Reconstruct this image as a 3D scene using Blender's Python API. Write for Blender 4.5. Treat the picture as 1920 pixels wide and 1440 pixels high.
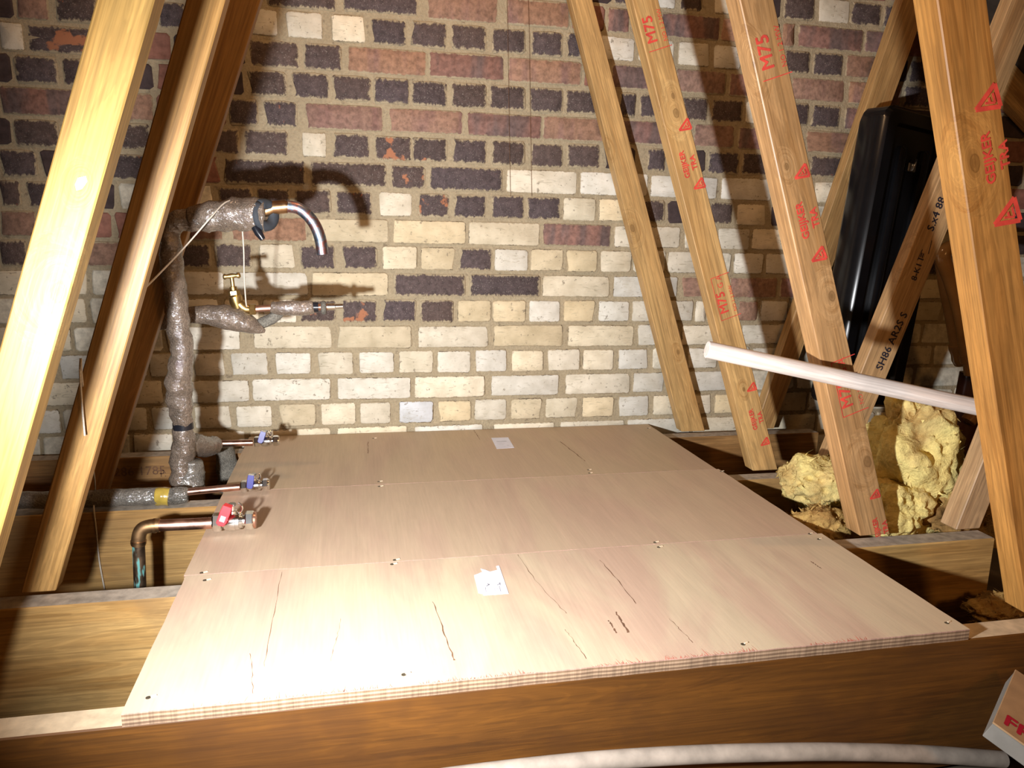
import bpy, bmesh, math, random
from mathutils import Vector, Matrix, noise
random.seed(11)
for o in list(bpy.data.objects): bpy.data.objects.remove(o)
S = bpy.context.scene
COL = S.collection

# ------------------------------------------------------------------ camera
F_PX = 1427.4975
CAM = Vector((0.0, -2.211478, 0.609552))
RIGHT = Vector((0.9785684, -0.2047709, 0.0217432))
DOWN = Vector((-0.0194165, -0.1968728, -0.9802368))
FWD = Vector((0.2050046, 0.9588066, -0.1966294))
cd = bpy.data.cameras.new('camera'); cam = bpy.data.objects.new('camera', cd); COL.objects.link(cam)
cd.sensor_width = 36.0; cd.lens = F_PX / 1920 * 36; cd.clip_start = 0.02
m = Matrix.Identity(4)
for i in range(3):
    m[i][0] = RIGHT[i]; m[i][1] = -DOWN[i]; m[i][2] = -FWD[i]; m[i][3] = CAM[i]
cam.matrix_world = m
S.camera = cam

# ------------------------------------------------------------------ light
w = bpy.data.worlds.new('loft_ambient'); S.world = w; w.use_nodes = True
w.node_tree.nodes['Background'].inputs[0].default_value = (1.0, 0.50, 0.20, 1)
w.node_tree.nodes['Background'].inputs[1].default_value = 0.1
def spot(name, loc, target, energy, color, size, blend, radius):
    l = bpy.data.lights.new(name, 'SPOT'); l.energy = energy; l.color = color
    l.spot_size = size; l.spot_blend = blend; l.shadow_soft_size = radius
    o = bpy.data.objects.new(name, l); COL.objects.link(o); o.location = loc
    o.rotation_euler = (Vector(target) - Vector(loc)).to_track_quat('-Z', 'Y').to_euler()
def bulb(name, loc, energy, color, radius):
    l = bpy.data.lights.new(name, 'POINT'); l.energy = energy; l.color = color; l.shadow_soft_size = radius
    o = bpy.data.objects.new(name, l); COL.objects.link(o); o.location = loc
spot('led_torch', (-0.31, -1.795, 0.4), (0.82, 0.0, 0.34), 178, (0.97, 0.98, 1.0), math.radians(118), 1.0, 0.022)
bulb('loft_bulb', (0.20, -0.80, 1.85), 16, (1.0, 0.62, 0.33), 0.035)
bulb('rear_fill_lamp', (1.1, -2.9, 1.0), 22, (1.0, 0.47, 0.14), 0.12)  # added warm fill behind the camera, no known source, lifts the shadows
S.view_settings.view_transform = 'Standard'; S.view_settings.look = 'None'
S.view_settings.gamma = 1.0; S.view_settings.use_curve_mapping = False
S.view_settings.exposure = 0.0

# ------------------------------------------------------------------ helpers
def P(u, v, y):
    """point of the place seen at a photo pixel, at depth plane y"""
    d = RIGHT * ((u - 960) / F_PX) + DOWN * ((v - 720) / F_PX) + FWD
    return CAM + d * ((y - CAM.y) / d.y)
def PZ(u, v, z):
    d = RIGHT * ((u - 960) / F_PX) + DOWN * ((v - 720) / F_PX) + FWD
    return CAM + d * ((z - CAM.z) / d.z)

def tag(o, label=None, cat=None, group=None, kind=None):
    if label: o['label'] = label
    if cat: o['category'] = cat
    if group: o['group'] = group
    if kind: o['kind'] = kind
    return o
def empty(name, loc, label, cat, group=None):
    o = bpy.data.objects.new(name, None); COL.objects.link(o); o.location = loc; o.empty_display_size = .05
    return tag(o, label, cat, group)
def put(name, me, mat, parent=None, matrix=None):
    o = bpy.data.objects.new(name, me); COL.objects.link(o)
    if mat and not me.materials: me.materials.append(mat)
    if parent: o.parent = parent
    if matrix is not None:
        o.matrix_basis = (parent_world(parent).inverted() @ matrix) if parent else matrix
    elif parent: o.matrix_basis = parent_world(parent).inverted()
    return o
def parent_world(o):
    mw = o.matrix_basis.copy()
    while o.parent:
        o = o.parent; mw = o.matrix_basis @ mw
    return mw
def bm_obj(name, bm, mat, parent=None, matrix=None, smooth=False, bevel=0):
    bmesh.ops.recalc_face_normals(bm, faces=bm.faces)
    if bevel:
        bmesh.ops.bevel(bm, geom=bm.edges[:], offset=bevel, segments=1, affect='EDGES')
    if matrix is not None: bmesh.ops.transform(bm, matrix=matrix.inverted(), verts=bm.verts)
    me = bpy.data.meshes.new(name); bm.to_mesh(me); bm.free()
    if smooth:
        for p in me.polygons: p.use_smooth = True
        if smooth != 'all':
            me.set_sharp_from_angle(angle=math.radians(40))
    return put(name, me, mat, parent, matrix)

def frame(origin, ex, ey):
    ex = Vector(ex).normalized(); ey = Vector(ey); ey = (ey - ex * ey.dot(ex)).normalized(); ez = ex.cross(ey)
    mm = Matrix.Identity(4)
    for i in range(3):
        mm[i][0] = ex[i]; mm[i][1] = ey[i]; mm[i][2] = ez[i]; mm[i][3] = origin[i]
    return mm
def loft_poly(bm, poly0, poly1):
    a = [bm.verts.new(p) for p in poly0]; b = [bm.verts.new(p) for p in poly1]; n = len(a)
    bm.faces.new(a); bm.faces.new(b[::-1])
    for i in range(n): bm.faces.new((a[i], b[i], b[(i + 1) % n], a[(i + 1) % n]))
def box(bm, x0, x1, y0, y1, z0, z1):
    loft_poly(bm, [(x0, y0, z0), (x1, y0, z0), (x1, y1, z0), (x0, y1, z0)], [(x0, y0, z1), (x1, y0, z1), (x1, y1, z1), (x0, y1, z1)])
def obox(bm, c, ex, ey, hx, hy, hz):
    f = frame(c, ex, ey)
    def q(x, y, z): return f @ Vector((x * hx, y * hy, z * hz))
    loft_poly(bm, [q(-1, -1, -1), q(1, -1, -1), q(1, 1, -1), q(-1, 1, -1)], [q(-1, -1, 1), q(1, -1, 1), q(1, 1, 1), q(-1, 1, 1)])

def catmull(pts, n):
    pts = [Vector(p) for p in pts]; out = []
    for i in range(len(pts) - 1):
        p0 = pts[max(i - 1, 0)]; p1 = pts[i]; p2 = pts[i + 1]; p3 = pts[min(i + 2, len(pts) - 1)]
        for k in range(n):
            t = k / n
            out.append(0.5 * ((2 * p1) + (-p0 + p2) * t + (2 * p0 - 5 * p1 + 4 * p2 - p3) * t * t + (-p0 + 3 * p1 - 3 * p2 + p3) * t ** 3))
    out.append(pts[-1]); return out
def tube(bm, pts, r, seg=14, rf=None, caps=True, sub=0):
    pts = [Vector(p) for p in pts]
    if sub:
        if isinstance(r, (list, tuple)):
            rr = []
            for i in range(len(r) - 1): rr += [r[i] + (r[i + 1] - r[i]) * k / sub for k in range(sub)]
            r = rr + [r[-1]]
        pts = catmull(pts, sub)
    n = len(pts)
    if not isinstance(r, (list, tuple)): r = [r] * n
    t0 = (pts[1] - pts[0]).normalized(); ref = Vector((0, 0, 1)) if abs(t0.z) < .9 else Vector((0, -1, 0))
    nv = t0.cross(ref).normalized(); rings = []; s = 0
    for i in range(n):
        t = (pts[min(i + 1, n - 1)] - pts[max(i - 1, 0)]).normalized()
        nv = (nv - t * nv.dot(t)).normalized(); bv = t.cross(nv)
        if i: s += (pts[i] - pts[i - 1]).length
        ring = []
        for k in range(seg):
            a = 2 * math.pi * k / seg; rad = r[i]
            if rf: rad *= rf(s, a)
            ring.append(bm.verts.new(pts[i] + (nv * math.cos(a) + bv * math.sin(a)) * rad))
        rings.append(ring)
    for i in range(n - 1):
        for k in range(seg): bm.faces.new((rings[i][k], rings[i][(k + 1) % seg], rings[i + 1][(k + 1) % seg], rings[i + 1][k]))
    if caps: bm.faces.new(rings[0][::-1]); bm.faces.new(rings[-1])
def torus(bm, c, axis, R_, r_, seg=20, ms=8, a0=0, a1=2 * math.pi):
    f = frame(c, axis, Vector((axis[1], axis[2], axis[0]))); pts = []
    n = seg
    for i in range(n + 1):
        a = a0 + (a1 - a0) * i / n
        pts.append(f @ Vector((0, math.cos(a) * R_, math.sin(a) * R_)))
    tube(bm, pts, r_, ms, caps=True)
def text_mesh(txt, size, mat, name, parent, mtx, extrude=0, align='CENTER', bold=0.0):
    c = bpy.data.curves.new(name, 'FONT'); c.body = txt; c.size = size
    c.align_x = align; c.align_y = 'CENTER'; c.resolution_u = 2
    t = bpy.data.objects.new(name, c); me = bpy.data.meshes.new_from_object(t); bpy.data.objects.remove(t)
    if bold:      # heavier strokes: the same print struck several times, a hair apart
        bm = bmesh.new()
        for k, (dx, dy) in enumerate(((-1, 0), (0, 1), (0, 0), (0, -1), (1, 0))):
            n0 = len(bm.verts); bm.from_mesh(me); bm.verts.ensure_lookup_table()
            bmesh.ops.translate(bm, vec=(dx * bold, dy * bold, k * .00004), verts=bm.verts[n0:])
        bm.to_mesh(me); bm.free()
    me.name = name; me.materials.clear(); me.materials.append(mat)
    return put(name, me, mat, parent, mtx)

# ------------------------------------------------------------------ materials
class NT:
    def __init__(s, name):
        s.m = bpy.data.materials.new(name); s.m.use_nodes = True; s.t = s.m.node_tree; s.n = s.t.nodes
        s.b = s.n['Principled BSDF']
    def new(s, typ, **kw):
        nd = s.n.new(typ)
        for k, v in kw.items():
            if k.startswith('i_'):
                key = k[2:]; key = int(key) if key.isdigit() else key
                s.set(nd.inputs[key], v)
            else: setattr(nd, k, v)
        return nd
    def set(s, sock, v):
        if isinstance(v, bpy.types.NodeSocket): s.t.links.new(v, sock)
        else: sock.default_value = v
    def math(s, op, a, b=0.0, clamp=False):
        nd = s.new('ShaderNodeMath', operation=op, use_clamp=clamp); s.set(nd.inputs[0], a); s.set(nd.inputs[1], b); return nd.outputs[0]
    def vmath(s, op, a, b=(0, 0, 0)):
        nd = s.new('ShaderNodeVectorMath', operation=op); s.set(nd.inputs[0], a); s.set(nd.inputs[1], b)
        return nd.outputs['Value'] if op in ('LENGTH', 'DISTANCE', 'DOT_PRODUCT') else nd.outputs[0]
    def noise(s, vec, scale, detail=3.0, rough=.55, dist=0.0):
        nd = s.new('ShaderNodeTexNoise', i_Vector=vec, i_Scale=scale, i_Detail=detail, i_Roughness=rough, i_Distortion=dist); return nd.outputs[0]
    def ramp(s, fac, stops, interp='LINEAR'):
        nd = s.new('ShaderNodeValToRGB'); s.set(nd.inputs[0], fac); cr = nd.color_ramp; cr.interpolation = interp
        while len(cr.elements) < len(stops): cr.elements.new(.5)
        for e, (p, c) in zip(cr.elements, stops):
            e.position = p; e.color = (c, c, c, 1) if isinstance(c, (int, float)) else (c[0], c[1], c[2], 1)
        return nd.outputs[0]
    def smooth(s, v, lo, hi):
        nd = s.new('ShaderNodeMapRange', interpolation_type='SMOOTHSTEP'); s.set(nd.inputs[0], v)
        nd.inputs[1].default_value = lo; nd.inputs[2].default_value = hi; return nd.outputs[0]
    def mix(s, f, a, b, blend='MIX'):
        nd = s.new('ShaderNodeMix', data_type='RGBA', blend_type=blend); s.set(nd.inputs[0], f)
        for sk, v in ((nd.inputs[6], a), (nd.inputs[7], b)):
            if isinstance(v, (tuple, list)): v = (v[0], v[1], v[2], 1)
            elif isinstance(v, (int, float)): v = (v, v, v, 1)
            s.set(sk, v)
        return nd.outputs[2]
    def bump(s, h, strength=.3, dist=.002):
        nd = s.new('ShaderNodeBump', i_Strength=strength, i_Distance=dist, i_Height=h); s.set(s.b.inputs['Normal'], nd.outputs[0]); return nd
    def out(s, col, rough=.6, metal=0.0, spec=.5):
        s.set(s.b.inputs['Base Color'], col if isinstance(col, bpy.types.NodeSocket) else (*col, 1))
        s.set(s.b.inputs['Roughness'], rough); s.set(s.b.inputs['Metallic'], metal); s.b.inputs['Specular IOR Level'].default_value = spec
        return s.m
    def ocoord(s, rnd=True):
        tc = s.new('ShaderNodeTexCoord').outputs['Object']
        if not rnd: return tc, tc
        oi = s.new('ShaderNodeObjectInfo').outputs['Random']
        off = s.new('ShaderNodeCombineXYZ'); 
        for i, k in enumerate((37.0, 19.0, 53.0)): s.set(off.inputs[i], s.math('MULTIPLY', oi, k))
        return tc, s.vmath('ADD', tc, off.outputs[0])

def wood(name, light, dark, axis=0, knots=(), rough=.55, fig=1.0, stain=None, stain_amt=.0, spec=.4):
    n = NT(name); tc, rc = n.ocoord()
    sc1 = [15, 15, 15]; sc1[axis] = 1.0; sc2 = [230, 230, 230]; sc2[axis] = 7.0
    v1 = n.vmath('MULTIPLY', rc, tuple(sc1)); v2 = n.vmath('MULTIPLY', rc, tuple(sc2))
    kfac = None; warp = None
    for (kx, ky, kz, kr) in knots:
        sq = [1, 1, 1]; sq[axis] = .62
        d = n.vmath('LENGTH', n.vmath('MULTIPLY', n.vmath('SUBTRACT', tc, (kx, ky, kz)), tuple(sq)))
        d = n.math('DIVIDE', d, kr * .68)
        kfac = d if kfac is None else n.math('MINIMUM', kfac, d)
    if kfac is not None:
        near = n.ramp(n.math('DIVIDE', kfac, 6.0), [(0, 1.0), (1, 0.0)])
        v1 = n.vmath('ADD', v1, n.vmath('MULTIPLY', n.new('ShaderNodeCombineXYZ', i_0=near, i_1=near, i_2=near).outputs[0], (.0, 1.6, 1.6) if axis == 0 else (1.6, .0, 1.6)))
    g = n.noise(v1, 1.6, 5, .6, .7)
    f = n.noise(v2, 1.0, 2, .5)
    c = n.ramp(g, [(.30, dark), (.46, [a * .6 + b * .4 for a, b in zip(light, dark)]), (.62, light)])
    c = n.mix(1.0, c, n.ramp(f, [(.30, 1 - .30 * fig), (.60, 1.05)]), 'MULTIPLY')
    ln = n.math('SINE', n.math('MULTIPLY', g, 62.0))
    c = n.mix(1.0, c, n.ramp(ln, [(.0, 1 - .12 * fig), (.45, 1.0), (1, 1.04)]), 'MULTIPLY')
    blot = n.noise(rc, 4.5, 5, .65)
    c = n.mix(1.0, c, n.ramp(blot, [(.3, .82), (.7, 1.10)]), 'MULTIPLY')
    if stain:
        st = n.noise(n.vmath('MULTIPLY', rc, (2.2, 2.2, 2.2)), 1.3, 4, .6, .5)
        c = n.mix(n.math('MULTIPLY', n.smooth(st, .50, .66), stain_amt), c, stain)
    if kfac is not None:
        kk = n.math('ADD', kfac, n.math('MULTIPLY', n.math('SUBTRACT', n.noise(tc, 90, 2), .5), .5))
        c = n.mix(n.ramp(n.math('DIVIDE', kk, 2.0), [(0, .75), (.36, .55), (.46, .8), (.56, .2), (1, 0)]), c, [x * .42 for x in dark])
    h = n.math('ADD', n.math('MULTIPLY', f, .5), g)
    n.bump(h, .22, .0012)
    return n.out(c, rough, 0, spec)

def plain(name, col, rough=.5, metal=0.0, var=.15, scale=40, bump=.0, coat=0.0, spec=.5):
    n = NT(name); tc, rc = n.ocoord()
    k = n.noise(rc, scale, 4)
    c = n.mix(1.0, col, n.ramp(k, [(.3, 1 - var), (.7, 1 + var)]), 'MULTIPLY')
    if bump: n.bump(k, bump, .001)
    n.b.inputs['Coat Weight'].default_value = coat
    return n.out(c, rough, metal, spec)

MORTAR = (.43, .355, .235)
def brick_mat(kind, length):
    n = NT('brick_%s_%d' % (kind, int(length * 1000))); tc, rc = n.ocoord()
    oc = n.new('ShaderNodeObjectInfo').outputs['Color']
    sx = n.new('ShaderNodeSeparateXYZ', i_0=tc)
    gx = n.math('SUBTRACT', length / 2, n.math('ABSOLUTE', sx.outputs[0])); gz = n.math('SUBTRACT', .0325, n.math('ABSOLUTE', sx.outputs[2]))
    d = n.math('MINIMUM', gx, gz)
    n1 = n.noise(rc, 22, 4); n2 = n.noise(rc, 70, 5, .65); n3 = n.noise(rc, 300, 3, .7)
    if kind in 'WYB':
        c = n.mix(1.0, oc, n.ramp(n1, [(.25, (.80, .77, .70)), (.65, (1.08, 1.06, 1.02))]), 'MULTIPLY')
        # scratches & dirt pits
        vs = n.vmath('MULTIPLY', rc, (16, 16, 75)); sc = n.noise(vs, 1.3, 4, .6, 2.2)
        c = n.mix(n.math('MULTIPLY', n.smooth(sc, .56, .70), .55), c, (.36, .31, .21))
        c = n.mix(n.math('MULTIPLY', n.smooth(n2, .61, .69), .75), c, (.22, .18, .13))
        ed, amp, h = .0022, .012, n.math('ADD', n1, n.math('MULTIPLY', n3, .25)); bs = .5
    elif kind in 'DO':
        c = n.mix(1.0, oc, n.ramp(n2, [(.25, .55), (.7, 1.5)]), 'MULTIPLY')
        c = n.mix(n.math('MULTIPLY', n.smooth(n3, .57, .72), .7), c, (.40, .35, .31))
        if kind == 'O':
            c = n.mix(n.smooth(n1, .57, .63), c, (.40, .17, .09))
        else:
            c = n.mix(n.math('MULTIPLY', n.smooth(n1, .70, .74), .8), c, (.40, .13, .07))
        ed, amp, h = .006, .034, n2; bs = .6
    else:
        vb = n.vmath('MULTIPLY', rc, (15, 4, 3)); band = n.noise(vb, 1.3, 2)
        c2 = (.155, .108, .100) if kind == 'P' else (.25, .145, .12)
        c = n.mix(n.smooth(band, .38 if kind == 'P' else .48, .62 if kind == 'P' else .72), oc, c2)
        c = n.mix(1.0, c, n.ramp(n2, [(.28, .55), (.62, 1.2)]), 'MULTIPLY')
        c = n.mix(n.math('MULTIPLY', n.smooth(n3, .62, .72), .45), c, (.10, .06, .055))
        ed, amp, h = .004, .018, n2; bs = .5
    dd = n.math('ADD', d, n.math('MULTIPLY', n.math('SUBTRACT', n.noise(n.vmath('MULTIPLY', rc, (1.5, 1, 1)), 60, 6, .72), .54), amp))
    mort = n.math('SUBTRACT', 1.0, n.smooth(dd, 0.0, ed))
    c = n.mix(mort, c, n.mix(n2, [x * .82 for x in MORTAR], [x * 1.1 for x in MORTAR]))
    if kind in 'WYB':   # gaps between brick and mortar, their shadow lines painted dark here and there
        gate = n.smooth(n.noise(rc, 30, 3, .6), .52, .60)
        line = n.math('SUBTRACT', 1.0, n.smooth(n.math('ABSOLUTE', n.math('SUBTRACT', dd, .0006)), .0003, .0013))
        c = n.mix(n.math('MULTIPLY', n.math('MULTIPLY', gate, line), .85), c, (.07, .055, .04))
    n.bump(n.math('SUBTRACT', h, n.math('MULTIPLY', mort, .3)), bs, .0025)
    return n.out(c, .82, 0, .3)

def mortar_mat():
    n = NT('mortar'); tc, _ = n.ocoord(False)
    a = n.noise(tc, 9, 5, .6); b = n.noise(tc, 160, 4, .7); k = n.noise(tc, 45, 4, .65)
    c = n.mix(a, [x * .78 for x in MORTAR], [x * 1.16 for x in MORTAR])
    c = n.mix(1.0, c, n.ramp(b, [(.3, .78), (.7, 1.1)]), 'MULTIPLY')
    c = n.mix(n.math('MULTIPLY', n.smooth(k, .60, .72), .6), c, (.15, .115, .08))
    n.bump(n.math('ADD', b, n.math('MULTIPLY', k, 1.5)), .7, .004)
    return n.out(c, .92, 0, .2)

def lagging_mat(name, col, wrap=1.0):
    n = NT(name); tc, rc = n.ocoord()
    v = n.new('ShaderNodeTexVoronoi', i_Vector=rc, i_Scale=260.0).outputs['Distance']
    a = n.noise(rc, 28, 5, .65); wv = n.noise(n.vmath('MULTIPLY', rc, (52, 52, 105)), 1.0, 4, .55, 1.4); fz = n.noise(rc, 340, 3, .7)
    c = n.mix(1.0, col, n.ramp(v, [(.1, .75), (.6, 1.15)]), 'MULTIPLY')
    c = n.mix(1.0, c, n.ramp(a, [(.3, .62), (.7, 1.3)]), 'MULTIPLY')
    c = n.mix(1.0, c, n.ramp(fz, [(.3, .7), (.7, 1.25)]), 'MULTIPLY')
    n.bump(n.math('ADD', n.math('MULTIPLY', v, .4), n.math('ADD', a, fz)), .9, .005)
    n.b.inputs['Coat Weight'].default_value = wrap; n.b.inputs['Coat IOR'].default_value = 2.1; n.b.inputs['Coat Roughness'].default_value = .10
    cb = n.new('ShaderNodeBump', i_Strength=.75, i_Distance=.006, i_Height=wv)
    n.set(n.b.inputs['Coat Normal'], cb.outputs[0])
    return n.out(c, .75, 0, .25)

def copper_mat(name, c1, c2, rough=.22, patina=None):
    n = NT(name); tc, rc = n.ocoord()
    a = n.noise(rc, 24, 4, .6, .4)
    c = n.ramp(a, [(.35, c1), (.65, c2)]); metal = 1.0
    if patina:
        b = n.noise(n.vmath('MULTIPLY', rc, (60, 60, 16)), 1.0, 3); f = n.smooth(b, .52, .60)
        c = n.mix(f, c, patina); metal = n.math('SUBTRACT', 1.0, f)
    return n.out(c, n.ramp(a, [(.3, rough), (.7, rough + .2)]), metal)

def spout_mat():
    n = NT('heat_tinted_copper'); tc, rc = n.ocoord()
    a = n.noise(rc, 30, 3, .6, .6)
    c = n.ramp(a, [(.30, (.10, .16, .26)), (.42, (.34, .40, .50)), (.50, (.45, .20, .17)), (.58, (.25, .30, .40)), (.70, (.60, .62, .66))])
    n.bump(a, .2, .002)
    return n.out(c, .42, 1.0)

def ply_mat(name, c_light, c_pink, seed):
    n = NT(name); tc, _ = n.ocoord(False)
    rc = n.vmath('ADD', tc, (seed * 3.1, seed * 1.7, 0))
    sx = n.new('ShaderNodeSeparateXYZ', i_0=tc)
    big = n.noise(n.vmath('MULTIPLY', rc, (5.5, 1.6, 1)), 1.0, 4, .6, .6)
    fine = n.noise(n.vmath('MULTIPLY', rc, (240, 9, 9)), 1.0, 3, .6)
    mid = n.noise(n.vmath('MULTIPLY', rc, (26, 3.0, 3)), 1.0, 4, .65, 1.0)
    c = n.mix(n.smooth(big, .38, .64), c_light, c_pink)
    c = n.mix(1.0, c, n.ramp(mid, [(.28, .92), (.68, 1.04)]), 'MULTIPLY')
    c = n.mix(1.0, c, n.ramp(fine, [(.25, .94), (.65, 1.03)]), 'MULTIPLY')
    # veneers on the edges
    z = n.math('ADD', sx.outputs[2], n.math('MULTIPLY', n.noise(n.vmath('MULTIPLY', rc, (4, 4, 60)), 1.0, 2), .0010))
    lay = n.ramp(n.math('DIVIDE', n.math('ADD', z, .0), .018), [(0, (.30, .20, .13)), (.14, (.17, .105, .065)), (.30, (.36, .25, .16)), (.45, (.19, .12, .075)), (.62, (.38, .26, .17)), (.78, (.22, .14, .085)), (.93, (.46, .28, .22))], 'CONSTANT')
    geo = n.new('ShaderNodeNewGeometry').outputs['True Normal']
    nz = n.math('ABSOLUTE', n.new('ShaderNodeSeparateXYZ', i_0=geo).outputs[2])
    c = n.mix(n.smooth(nz, .4, .6), n.mix(1.0, lay, n.ramp(fine, [(.3, .7), (.7, 1.2)]), 'MULTIPLY'), c)
    n.bump(n.math('ADD', mid, fine), .12, .001)
    return n.out(c, .62, 0, .35)

def fluff_mat(name, c1, c2, c3):
    n = NT(name); tc, rc = n.ocoord()
    a = n.noise(rc, 7, 5, .6, .5); b = n.noise(rc, 60, 5, .7, .8); f = n.noise(n.vmath('MULTIPLY', rc, (60, 160, 160)), 1.0, 3)
    c = n.ramp(a, [(.26, c3), (.38, c2), (.52, c1)])
    c = n.mix(1.0, c, n.ramp(b, [(.3, .72), (.7, 1.15)]), 'MULTIPLY')
    n.bump(n.math('ADD', b, f), .6, .008)
    return n.out(c, .95, 0, .1)

PINE_L = (.62, .385, .155); PINE_D = (.42, .215, .065)
MT = dict(
    mortar=mortar_mat(),
    pine=wood('pine', PINE_L, PINE_D),
    joist_front=wood('shade_toned_joist', (.135, .050, .006), (.075, .026, .003), fig=.9, stain=(.06, .022, .005), stain_amt=.5, rough=.6),  # wood tones and stain set dark to stand in for shade on the face
    joist=wood('old_joist', (.55, .335, .12), (.36, .19, .055), fig=.9, stain=(.19, .12, .06), stain_amt=.55, knots=((-.12, 0, .05, .014), (.55, -.02, .0, .012))),
    joist_brown=wood('brown_joist', (.40, .22, .08), (.22, .10, .03), stain=(.12, .05, .02), stain_amt=.5),
    dust=plain('dusty_top', (.40, .34, .27), .9, 0, .3, 60, .4),
    dust_pale=plain('pale_top', (.60, .47, .31), .8, 0, .22, 40, .3),
    felt=plain('roofing_felt', (.045, .032, .022), .9, 0, .3, 20, .4),
    floorb=plain('ceiling_board', (.10, .075, .05), .95, 0, .4, 12, .4),
    copper=copper_mat('copper', (.56, .30, .22), (.78, .48, .37)),
    copper_old=copper_mat('tarnished_copper', (.36, .21, .11), (.55, .34, .17), .3),
    copper_green=copper_mat('weathered_copper', (.16, .11, .075), (.27, .18, .11), .45, (.13, .38, .36)),
    spout=spout_mat(),
    chrome=plain('plated_brass', (.80, .80, .78), .16, 1.0, .08, 60),
    brassy=copper_mat('brass', (.42, .29, .11), (.62, .45, .20), .28),
    lag=lagging_mat('wrapped_felt_lagging', (.20, .152, .115)),
    lag_grey=lagging_mat('grey_wrapped_lagging', (.19, .175, .150)),
    feltgrey=lagging_mat('grey_felt', (.20, .185, .155), .0),
    tape=plain('black_tape', (.012, .013, .018), .25, 0, .2, 30, .1),
    tape_y=plain('yellowed_tape', (.45, .32, .06), .22, 0, .2, 60, .5, .8),
    foam=plain('dark_foam', (.030, .036, .045), .75, 0, .2, 80, .3),
    red=plain('red_plastic', (.78, .012, .025), .35, 0, .05, 40),
    pinkprint=plain('pale_print', (.90, .45, .55), .5, 0, .05, 40),
    blue=plain('blue_plastic', (.008, .007, .20), .32, 0, .08, 40),
    string=plain('white_string', (.62, .56, .47), .8, 0, .15, 300, .3),
    whiterod=wood('whitewashed_rod', (.80, .74, .69), (.68, .57, .50), fig=.5, rough=.6),
    palepipe=plain('pale_dusty_pipe', (.38, .325, .27), .55, 0, .25, 30, .2),
    black=plain('black_plastic', (.006, .006, .007), .22, 0, .2, 20, .05, 0, .5),
    black2=plain('black_plastic_panel', (.004, .004, .005), .4, 0, .2, 20, .05),
    steel=plain('steel', (.5, .52, .52), .3, 1.0, .1, 60),
    brownpipe=plain('glossy_brown_plastic', (.38, .21, .08), .18, 0, .15, 15, 0, .6),
    maroon=plain('maroon_pipe', (.060, .018, .010), .4, 0, .2, 15),
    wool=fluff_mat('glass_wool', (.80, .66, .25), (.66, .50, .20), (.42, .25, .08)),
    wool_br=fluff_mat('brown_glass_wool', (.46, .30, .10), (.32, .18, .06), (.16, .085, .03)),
    card=plain('brown_card', (.44, .28, .145), .85, 0, .12, 30, .2),
    cardgrey=plain('grey_card', (.27, .255, .225), .85, 0, .1, 30, .2),
    ink_red=plain('red_ink', (.62, .055, .035), .7, 0, .25, 60),
    ink_print=plain('red_print', (.48, .012, .04), .6, 0, .1, 60),
    ink_black=plain('black_ink', (.02, .018, .03), .6, 0, .2, 60),
    paper=plain('white_paper', (.74, .75, .85), .75, 0, .05, 40),
    ink_grey=plain('grey_ink', (.25, .25, .28), .8, 0, .1, 60),
    crack=plain('dark_crack', (.17, .085, .045), .9, 0, .3, 80),
    fray=plain('pink_fray', (.60, .19, .14), .8, 0, .25, 80),
    screw=plain('screw_head', (.12, .10, .07), .5, .6, .2, 200),
    chip=plain('pale_chip', (.85, .70, .50), .8, 0, .1, 200),
    plug=plain('teal_patch', (.50, .60, .55), .8, 0, .15, 50, .2),
)

# ------------------------------------------------------------------ brick gable wall
def mortar_wall():
    bm = bmesh.new(); nx, nz = 240, 100; x0, x1, z0, z1 = -1.75, 3.3, -.36, 1.75; g = []
    for j in range(nz + 1):
        row = []
        for i in range(nx + 1):
            x = x0 + (x1 - x0) * i / nx; z = z0 + (z1 - z0) * j / nz
            y = (.0034 if z > .56 else .0052) + .0028 * noise.noise(Vector((x * 14, 0, z * 14))) + .0016 * noise.noise(Vector((x * 45, 3, z * 45)))
            if i in (0, nx) or j in (0, nz): y = .004
            row.append(bm.verts.new((x, y, z)))
        g.append(row)
    for j in range(nz):
        for i in range(nx): bm.faces.new((g[j][i], g[j][i + 1], g[j + 1][i + 1], g[j + 1][i]))
    box(bm, -2.9, 3.8, .012, .13, -.36, 2.6)
    o = bm_obj('wall_back', bm, MT['mortar'], smooth='all'); return tag(o, kind='structure')
WALL = mortar_wall()
tag(WALL, 'gable wall of dark, red and cream bricks with rough buff mortar', 'wall')
HL, SL = .1035, .215
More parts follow.
